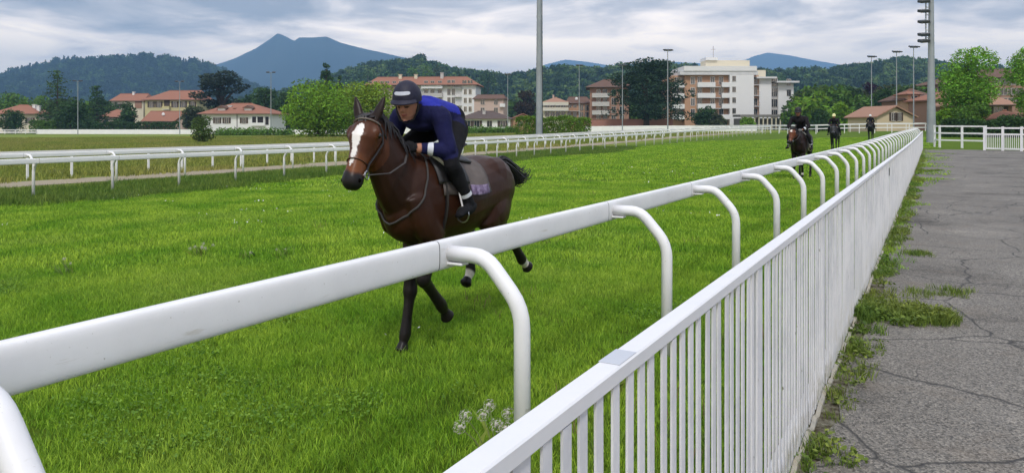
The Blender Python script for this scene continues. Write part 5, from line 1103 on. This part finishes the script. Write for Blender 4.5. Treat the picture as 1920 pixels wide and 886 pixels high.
def lamp(px, Z, ytop, label, wide=1.5, group='floodlight posts round the track', r=.085):
    p = on_ground(px, Z); h = hgt(ytop, Z)-p.z; t = empty('lamp_post', p, YAW+R(8), label, 'lamp post', group); MB().tube([(0, 0, -.3), (0, 0, h*.5), (0, 0, h)], [r*1.35, r, r*.7], 10).build('pole', POLE, t, smooth=True)
    MB().box((-wide*.5, -.06, h), (wide*.5, .06, h+.09)).build('crossarm', POLE, t)
    for s in (-1, 1): 
        o = MB().box((-.34, -.42, -.09), (.34, .30, .10)).build('lamp_head', POLE_D, t, loc=(s*wide*.33, -.1, h+.20), bevel=.03); o.rotation_euler = (R(12), 0, 0); MB().box((-.30, -.38, -.10), (.30, .26, -.092)).build('lens', GLASS, o)
for px, Z, yt, lb in ((146, 172, 153, 'lamp post in front of the tall conifer'), (337, 172, 154, 'lamp post before the yellow villa'), (508, 168, 137, 'lamp post at the right corner of the white house'), (952, 165, 141, 'lamp post just left of the tall mast'), (1086, 160, 124, 'lamp post between the mast and the cedar'), (1167, 148, 124, 'lamp post left of the cedar trunk'), (1252, 120, 96, 'tallest lamp post in front of the cedar'), (1634, 133, 108, 'leftmost of three lamp posts near the cream gable'), (1681, 125, 99, 'middle of three lamp posts near the cream gable'), (1713, 116, 90, 'rightmost of three lamp posts near the cream gable')): lamp(px, Z, yt, lb, 2.0 if px < 600 else 1.3)
def mast():
    p = on_ground(1011, 92); t = empty('floodlight_mast', p, YAW, 'tall grey floodlight mast rising out of the picture behind the hedge', 'mast'); h = 30
    MB().tube([(0, 0, -.3), (0, 0, 12), (0, 0, h)], [.42, .34, .2], 16).build('pole', POLE, t, smooth=True)
    for z in (3, 9, 15, 21): MB().tube([(0, 0, z), (0, 0, z+.25)], [.46-.008*z+.0, .46-.008*z], 16).build('flange', POLE, t, smooth=True)
    MB().tube([(.42, -.1, 0), (.36, -.1, 16), (.3, -.1, 29)], .05, 6).build('cable_duct', POLE_D, t)
    for k in range(3): MB().box((-1.6, -.5, h-.6-k*1.2), (1.6, .1, h-.1-k*1.2)).build('lamp_head', POLE_D, t)
    p = on_ground(1746, 60); t = empty('floodlight_mast', p, YAW, 'grey floodlight mast with dark lamps at the end of the picket fence', 'mast'); h = 14
    MB().tube([(0, 0, -.3), (0, 0, 6), (0, 0, h)], [.36, .25, .17], 16).build('pole', POLE, t, smooth=True)
    MB().tube([(-.46, -.05, hgt(85, 60)), (-.46, -.05, h)], .05, 8).build('lamp_rail', POLE, t)
    for i in range(6): z = hgt(80, 60)+i*.62; MB().tube([(-.46, -.05, z), (-.1, 0, z)], .03, 6).build('bracket', POLE, t)
    for y in (3, 21, 41, 65, 77, -14): z = hgt(y, 60)-p.z; o = MB().box((-.42, -.34, -.11), (.30, .30, .11)).build('lamp_head', POLE_D, t, loc=(-.62, -.12, z), bevel=.03); o.rotation_euler = (R(14), R(-4), 0); MB().box((-.38, -.30, -.118), (.26, .26, -.112)).build('lens', GLASS, o)
mast()
# ================================================================== grass, weeds, dandelions
def grassmat(name, c, c2, var=.25, vs=.8, isl=.5):
    """blade colour drifts slowly over the field (world position) and from blade to blade"""
    m = bpy.data.materials.new(name); m.use_nodes = True; t = m.node_tree; n = t.nodes; l = t.links.new; b = n['Principled BSDF']; b.inputs['Roughness'].default_value = .6; b.inputs['Specular IOR Level'].default_value = .25
    g = n.new('ShaderNodeNewGeometry'); nz = n.new('ShaderNodeTexNoise'); nz.inputs['Scale'].default_value = vs; nz.inputs['Detail'].default_value = 5; l(g.outputs['Position'], nz.inputs['Vector'])
    mr = n.new('ShaderNodeMapRange'); l(nz.outputs['Fac'], mr.inputs[0]); mr.inputs[1].default_value = .36; mr.inputs[2].default_value = .64
    mx = n.new('ShaderNodeMix'); mx.data_type = 'RGBA'; l(mr.outputs[0], mx.inputs[0]); mx.inputs[6].default_value = (*c, 1); mx.inputs[7].default_value = (*c2, 1)
    n2_ = n.new('ShaderNodeTexNoise'); n2_.inputs['Scale'].default_value = .33; n2_.inputs['Detail'].default_value = 6; n2_.inputs['Roughness'].default_value = .7; l(g.outputs['Position'], n2_.inputs['Vector'])
    r0 = n.new('ShaderNodeMapRange'); l(n2_.outputs['Fac'], r0.inputs[0]); r0.inputs[1].default_value = .52; r0.inputs[2].default_value = .72; r0.inputs[4].default_value = .55
    m0 = n.new('ShaderNodeMix'); m0.data_type = 'RGBA'; l(r0.outputs[0], m0.inputs[0]); l(mx.outputs[2], m0.inputs[6]); m0.inputs[7].default_value = (c2[0]*1.08, c2[1]*.95, c2[2]*1.8, 1); mx = m0
    hs = n.new('ShaderNodeHueSaturation'); r1 = n.new('ShaderNodeMapRange'); l(g.outputs['Random Per Island'], r1.inputs[0]); r1.inputs[3].default_value = 1-isl; r1.inputs[4].default_value = 1+isl; l(r1.outputs[0], hs.inputs['Value'])
    r2 = n.new('ShaderNodeMapRange'); l(g.outputs['Random Per Island'], r2.inputs[0]); r2.inputs[3].default_value = .515; r2.inputs[4].default_value = .48; l(r2.outputs[0], hs.inputs['Hue']); l(mx.outputs[2], hs.inputs['Color']); l(hs.outputs[0], b.inputs['Base Color'])
    tr = n.new('ShaderNodeBsdfTranslucent'); l(hs.outputs[0], tr.inputs[0]); ms = n.new('ShaderNodeMixShader'); ms.inputs[0].default_value = .3; l(b.outputs[0], ms.inputs[1]); l(tr.outputs[0], ms.inputs[2]); l(ms.outputs[0], n['Material Output'].inputs[0]); return m
G_LAWN = grassmat('grass_blade', (.15, .335, .02), (.31, .485, .045)); G_TALL = grassmat('tall_grass_blade', (.095, .19, .025), (.16, .24, .04)); G_DRY = grassmat('dry_stalk', (.22, .17, .085), (.26, .16, .10)); G_MEAD = grassmat('meadow_blade', (.19, .26, .04), (.30, .30, .075), vs=.15); G_CLOV = grassmat('clover_leaf', (.12, .25, .025), (.15, .29, .03)); G_WEED = grassmat('weed_leaf', (.11, .20, .03), (.20, .25, .045))
def blades(name, side, n, l0, l1, w, m, seed, lean=.5, clump=0):
    rng = np.random.default_rng(seed); P = rng.uniform(-side/2, side/2, (n, 2))
    if clump: k = rng.uniform(-side/2, side/2, (clump, 2)); P = k[rng.integers(0, clump, n)]+rng.normal(size=(n, 2))*side*.06
    L = rng.uniform(l0, l1, n); a = rng.uniform(0, 2*np.pi, n); b = rng.uniform(0, 2*np.pi, n); ln = rng.uniform(.1, lean, n)*L; ww = w*rng.uniform(.7, 1.3, n)/2
    dx, dy = np.cos(a)*ww, np.sin(a)*ww; ox, oy = np.cos(b)*ln, np.sin(b)*ln; z = np.zeros(n)
    def pt(sx, f, h, ws): return np.stack([P[:, 0]+sx*dx*ws+ox*f, P[:, 1]+sx*dy*ws+oy*f, z+L*h], 1)
    V = np.stack([pt(-1, 0, -.05, 1), pt(1, 0, -.05, 1), pt(1, .35, .55, .85), pt(-1, .35, .55, .85), pt(1, 1, .95, .12), pt(-1, 1, .95, .12)], 1).reshape(-1, 3)
    i = np.arange(n)*6; F = np.concatenate([np.stack([i, i+1, i+2, i+3], 1), np.stack([i+3, i+2, i+4, i+5], 1)]); me = raw_mesh(name, V, F); me.materials.append(m); return me
def leaves(name, side, n, h0, h1, leaf, m, seed):
    rng = np.random.default_rng(seed); C = np.stack([rng.normal(size=n)*side*.3, rng.normal(size=n)*side*.3, rng.uniform(h0, h1, n)], 1); V, F = quads(C, leaf, rng, .55, 1.15); me = raw_mesh(name, V, F); me.materials.append(m); return me
def field(zmin, zmax, step, rng, keep, xpad=120):
    """jittered ground points inside the picture between two depths"""
    out = []; Z = zmin
    while Z < zmax:
        u0, u1 = (-xpad-CX)/FPX, (1920+xpad-CX)/FPX; n = max(1, int((u1-u0)*Z/step)); u = u0+(u1-u0)*(np.arange(n)+rng.random(n))/n; zz_ = Z+rng.uniform(-.5, .5, n)*step
        x = zz_*(-SA+u*CA); y = zz_*(CA+u*SA); k = keep(x, y, rng); out.append(np.stack([x[k], y[k]], 1)); Z += step
    P = np.concatenate(out); return np.concatenate([P, gza(P[:, 0], P[:, 1])[:, None]], 1)
def put(name, P, src, s0, s1, seed, label=None):
    r = np.random.default_rng(seed); return scatter(name, P, r.uniform(0, 6.28, len(P)), r.uniform(s0, s1, len(P)), src, label=label, cat='grass')
rg = np.random.default_rng(11)
track = lambda x, y, r: (x < -.74) & (x > -21.2)
near = field(1.2, 9.5, .26, rg, track, 260); put('grass', near, [blades('tuft', .42, 620, .026, .058, .0036, G_LAWN, k, .9) for k in range(6)], .8, 1.2, 1, 'short bright green turf beside the near rail')
mid = field(9.2, 24, .55, rg, track); put('grass', mid, [blades('tuft', .95, 620, .035, .075, .009, G_LAWN, 20+k, .8) for k in range(5)], .8, 1.2, 2, 'short bright green turf across the middle of the track')
far = field(23.5, 75, 1.5, rg, track); put('grass', far, [blades('tuft', 2.6, 650, .035, .08, .026, G_LAWN, 40+k, .8) for k in range(4)], .8, 1.2, 3, 'short bright green turf at the far end of the track')
def patchy(sc, th): return lambda x, y, r: track(x, y, r) & (np.array([mnoise.noise(Vector((a*sc, b*sc, 4.2))) for a, b in zip(x, y)]) > th)
cl = field(1.5, 9, .16, rg, lambda x, y, r: patchy(.5, .30)(x, y, r) & (x < -2.0), 200); put('clover', cl, [leaves('clover_tuft', .22, 34, .03, .06, .017, G_CLOV, 60+k) for k in range(4)], .7, 1.2, 4, 'dark green clover patches in the near turf')
# unmown strip under the near rail, tall fringe along the inner rail
st = field(1.0, 30, .30, rg, lambda x, y, r: (x < -.74) & (x > -2.0) & (r.random(len(x)) < .8), 300); put('tall_grass', st, [blades('tall_tuft', .32, 46, .06, .16, .005, G_TALL, 70+k, .7) for k in range(5)], .6, 1.15, 5, 'uneven longer grass between running rail and picket fence')
dr = field(1.2, 26, .34, rg, lambda x, y, r: (x < -.76) & (x > -1.95) & (r.random(len(x)) < .40), 300); put('seed_stalks', dr, [blades('stalks', .22, 5, .14, .30, .006, G_DRY, 80+k, .5) for k in range(5)], .6, 1.1, 6, 'brownish seed stalks between running rail and picket fence')
dw = field(7, 40, .5, rg, lambda x, y, r: (x < -2.4) & (x > -11) & (r.random(len(x)) < .13*np.exp(-((y-11-.8*(-x))/9)**2)), 0); put('seed_stalks', dw, [blades('stalks', .35, 9, .07, .17, .007, G_DRY, 180+k, .6) for k in range(4)], .6, 1.1, 16, 'thin brownish seed stalks standing in the turf behind the horse')
fr = field(16, 62, .55, rg, lambda x, y, r: (x < -20.4-.8*np.sin(y*.35)) & (x > -25.2)); put('tall_grass', fr, [blades('tall_tuft', .9, 210, .09, .24, .014, G_TALL, 90+k, .6) for k in range(5)], .6, 1.15, 7, 'tall grass fringe along the inner running rail')
md = field(24, 120, 1.7, rg, lambda x, y, r: (x < -29.3)); put('meadow_grass', md, [blades('meadow_tuft', 2.6, 480, .10, .26, .03, G_MEAD, 100+k, .7) for k in range(5)], .7, 1.3, 8, 'dry yellowish meadow grass of the infield')
# small white flowers dotted over the turf
FLW = mat('daisy_white', (.75, .76, .70), .8)
def specks(name, n, r, m, seed, h=.06):
    rng = np.random.default_rng(seed); C = np.concatenate([rng.normal(size=(n, 2))*.18, rng.uniform(h*.8, h*1.3, (n, 1))], 1); V, F = quads(C, r, rng, .3, 1.1); me = raw_mesh(name, V, F); me.materials.append(m); return me
fl = field(6, 40, 1.1, rg, lambda x, y, r: track(x, y, r) & (r.random(len(x)) < .15)); put('daisies', fl, [specks('daisy_tuft', 4, .035, FLW, 120+k) for k in range(4)], .7, 1.2, 9, 'tiny white flowers dotted over the turf')
def dandelion(px, py, label, n, hgt_, rh, seed):
    Z = FPX*EYE/(py-HZ); p = on_ground(px, Z); rs = random.Random(seed); t = empty('dandelion', p, 0, label, 'dandelion')
    M1 = mat('dandelion_clock', (.50, .48, .42), .9, var=.2, vscale=60.); M2 = mat('dandelion_stem', (.16, .20, .07), .7)
    for i in range(n):
        a = rs.uniform(0, 6.28); q = rs.uniform(.02, .10)*n**.4; h = hgt_*rs.uniform(.75, 1.05); x, y = math.cos(a)*q, math.sin(a)*q
        s = MB().tube([(x*.3, y*.3, -.01), (x*.6, y*.6, h*.55), (x, y, h)], .0026, 5).build('stem', M2, t, smooth=True)
        mb = MB(); mb.ball((x, y, h+.004), rh*.28, 6, 4)
        for k in range(70):
            d = Vector((rs.gauss(0, 1), rs.gauss(0, 1), rs.gauss(0, 1))).normalized(); c = Vector((x, y, h)); e1 = d.orthogonal().normalized()*rh*.22; e2 = d.cross(e1); tip = c+d*rh
            mb.add([tip-e1, tip-e2*.3, tip+e1, tip+e2*.3], [(0, 1, 2, 3)]); mb.add([c, c+e1*.05, tip], [(0, 1, 2)])
        mb.build('seed_head', M1, s, fix=False)
    lm = blades('leaf', .22, 9, .09, .16, .028, G_WEED, seed, 1.4); link('leaf_rosette', lm, None, t)
dandelion(372, 472, 'cluster of white dandelion clocks in the turf at left', 7, .14, .024, 1); dandelion(126, 505, 'two tall dandelion stalks at the far left of the turf', 3, .20, .018, 2); dandelion(462, 482, 'single small dandelion clock right of the left cluster', 2, .09, .02, 3); dandelion(530, 475, 'small dandelion below the horse nose', 2, .09, .018, 4)
dandelion(932, 850, 'big dandelion clocks beside the nearest bent post', 7, .22, .036, 5); dandelion(1130, 740, 'dandelion clock behind the picket fence top rail', 2, .18, .026, 6)
# weeds along the foot of the picket fence and in the cracks of the path
def fringe(x, y, r): 
    v = np.array([mnoise.noise(Vector((b*.9, 3.3, 1.7)))+.5*mnoise.noise(Vector((b*3.1, 1.3, 7.7))) for b in y]); return (x > -.62) & (x < -.47+.20*np.clip(v+.25, 0, 1)) & (r.random(len(x)) < .36+.5*v)
wd = field(2., 40, .07, rg, fringe, 60); put('weeds', wd, [leaves('weed_tuft', .12, 26, .0, .07, .03, G_WEED, 130+k) for k in range(4)]+[blades('weed_blade', .10, 26, .04, .12, .006, G_WEED, 140+k, .9) for k in range(4)], .55, 1.2, 10, 'patchy weeds along the foot of the picket fence')
def seam(pts, width, seed, dens):
    rs = np.random.default_rng(seed); out = []
    for (x0, y0), (x1, y1) in zip(pts[:-1], pts[1:]):
        for f in rs.random(dens):
            px, py = x0+(x1-x0)*f, y0+(y1-y0)*f; Z = FPX*EYE/(py-HZ); p = at(px, Z); out.append((p.x+rs.normal()*width, p.y+rs.normal()*width*2.2, gz(p.x, p.y)+.02))
    return np.array(out)
sp_ = seam([(1608, 592), (1690, 596), (1780, 606)], .07, 1, 100); put('weeds', sp_, [leaves('weed_tuft', .12, 30, .0, .09, .03, G_WEED, 150+k) for k in range(3)]+[blades('weed_blade', .12, 36, .05, .14, .006, G_WEED, 160+k, .9) for k in range(3)], .6, 1.15, 11, 'grassy tuft growing across the path from the picket fence')
sp_ = np.concatenate([seam([(1690, 556), (1830, 552)], .06, 2, 34), seam([(1700, 480), (1745, 478)], .05, 3, 26), seam([(1725, 325), (1760, 322)], .10, 4, 60), seam([(1660, 455), (1690, 452)], .06, 5, 30), seam([(1640, 520), (1668, 516)], .05, 6, 24)]); put('weeds', sp_, [blades('weed_blade', .12, 26, .03, .08, .006, G_WEED, 170+k, .9) for k in range(3)], .5, 1.1, 12, 'sparse grass in the cracks of the asphalt path')
# ================================================================== the riders further down the track
def far_pair(px, Z, pose, seat, coat, cols, hl, rl, turn=0.):
    p = on_ground(px, Z); horse('racehorse', hl, 'horses further down the track', p, R(-90)+turn, pose, .022, coat); rider(rl, 'riders further down the track', p, R(-90)+turn, seat, .016, cols)
CANTER = dict(poll=(.66, -.05, 1.66), muzzle=(.93, -.10, 1.22), neck_mid=(.43, -.02, 1.44), ear_n=.3,
    lf=[(.07, .15, .92), (.20, .135, .52), (.10, .13, .24), (.14, .13, .12)], rf=[(.02, -.15, .92), (.06, -.14, .455), (.06, -.135, .125), (.10, -.135, .005)],
    lh=[(-.70, .19, .97), (-1.05, .165, .60), (-1.02, .155, .17), (-.97, .155, .045)], rh=[(-.64, -.19, .95), (-.96, -.165, .58), (-.86, -.15, .16), (-.80, -.15, .03)],
    tail=[(-1.10, 0, 1.38), (-1.22, 0, 1.38), (-1.30, 0, 1.2), (-1.33, 0, .95), (-1.34, 0, .75)], hand=(.27, .06, 1.60), stirrup_l=(-.04, .34, 1.06), stirrup_r=(-.04, -.34, 1.06))
UPR = dict(hip=(-.30, 0, 1.68), chest=(-.05, 0, 1.95), neck=(.04, 0, 2.07), head=(.12, 0, 2.17), look=(.97, -.05, -.2),
    sh_l=(-.03, .20, 1.98), el_l=(.06, .31, 1.72), wr_l=(.22, .14, 1.61), hd_l=(.28, .08, 1.60), sh_r=(-.03, -.20, 1.98), el_r=(.06, -.31, 1.72), wr_r=(.22, -.14, 1.61), hd_r=(.28, -.08, 1.60),
    hp_l=(-.26, .13, 1.62), kn_l=(.04, .31, 1.42), an_l=(-.12, .36, 1.08), to_l=(.06, .39, 1.0), hp_r=(-.26, -.13, 1.62), kn_r=(.04, -.31, 1.42), an_r=(-.12, -.36, 1.08), to_r=(.06, -.39, 1.0))
DK = dict(body=(.018, .008, .006), back=(.02, .01, .008), face=(.13, .042, .018), tan=(.15, .05, .02), star=True, socks=('lf',), cloth_name='white_cloth', cloth=(.02, .02, .022), print=(.65, .66, .68), print2=(.10, .11, .13))
BK = dict(body=(.016, .017, .02), back=(.03, .032, .036), face=(.05, .052, .058), tan=(.06, .06, .065), cloth_name='dark_cloth', cloth=(.02, .02, .025), print=(.03, .03, .04), print2=(.05, .05, .06))
BK2 = dict(BK, body=(.012, .010, .012), face=(.02, .016, .018), back=(.014, .012, .014))
C1 = dict(top=(.012, .010, .012), legs=(.012, .012, .015), boots=(.01, .01, .012), gloves=(.2, .2, .2), skin=(.30, .15, .10), helmet=(.012, .012, .016), helmet_name='black_helmet', bands=True)
C2 = dict(C1, helmet=(.70, .68, .34), helmet_name='yellow_helmet', bands=False, gloves=(.02, .02, .02)); C3 = dict(C1, helmet=(.72, .72, .72), helmet_name='white_helmet', bands=False, gloves=(.02, .02, .02))
far_pair(1498, 24.0, CANTER, UPR, DK, C1, 'dark horse with brown face and white star cantering behind the leader', 'rider in black on the dark horse with the brown face', R(-3))
far_pair(1564, 46.5, dict(CANTER, poll=(.62, .02, 1.62), muzzle=(.84, .03, 1.13)), UPR, BK, C2, 'grey black horse trotting between the two other far horses', 'rider with pale yellow helmet on the grey black horse')
far_pair(1632, 67.0, dict(CANTER, poll=(.66, .0, 1.70), muzzle=(.92, -.02, 1.24)), UPR, BK2, C3, 'farthest black horse beside the distant rail', 'rider with white helmet on the farthest black horse')
# ================================================================== the hazy air between here and the mountains
def haze():
    mb = MB(); mb.box((-7800, -1200, -8), (7800, 8300, 690)); o = mb.build('haze', None); o.data.materials.clear(); m = bpy.data.materials.new('haze_air'); m.use_nodes = True; t = m.node_tree; t.nodes.clear()
    out = t.nodes.new('ShaderNodeOutputMaterial'); pv = t.nodes.new('ShaderNodeVolumePrincipled'); pv.inputs['Color'].default_value = (.32, .61, 1., 1); pv.inputs['Density'].default_value = HAZE; pv.inputs['Anisotropy'].default_value = 0.
    t.links.new(pv.outputs[0], out.inputs['Volume']); o.data.materials.append(m); tag(o, kind='stuff')
    o['label'] = 'thin blue haze in the air'
HAZE = 2.3e-4
haze()
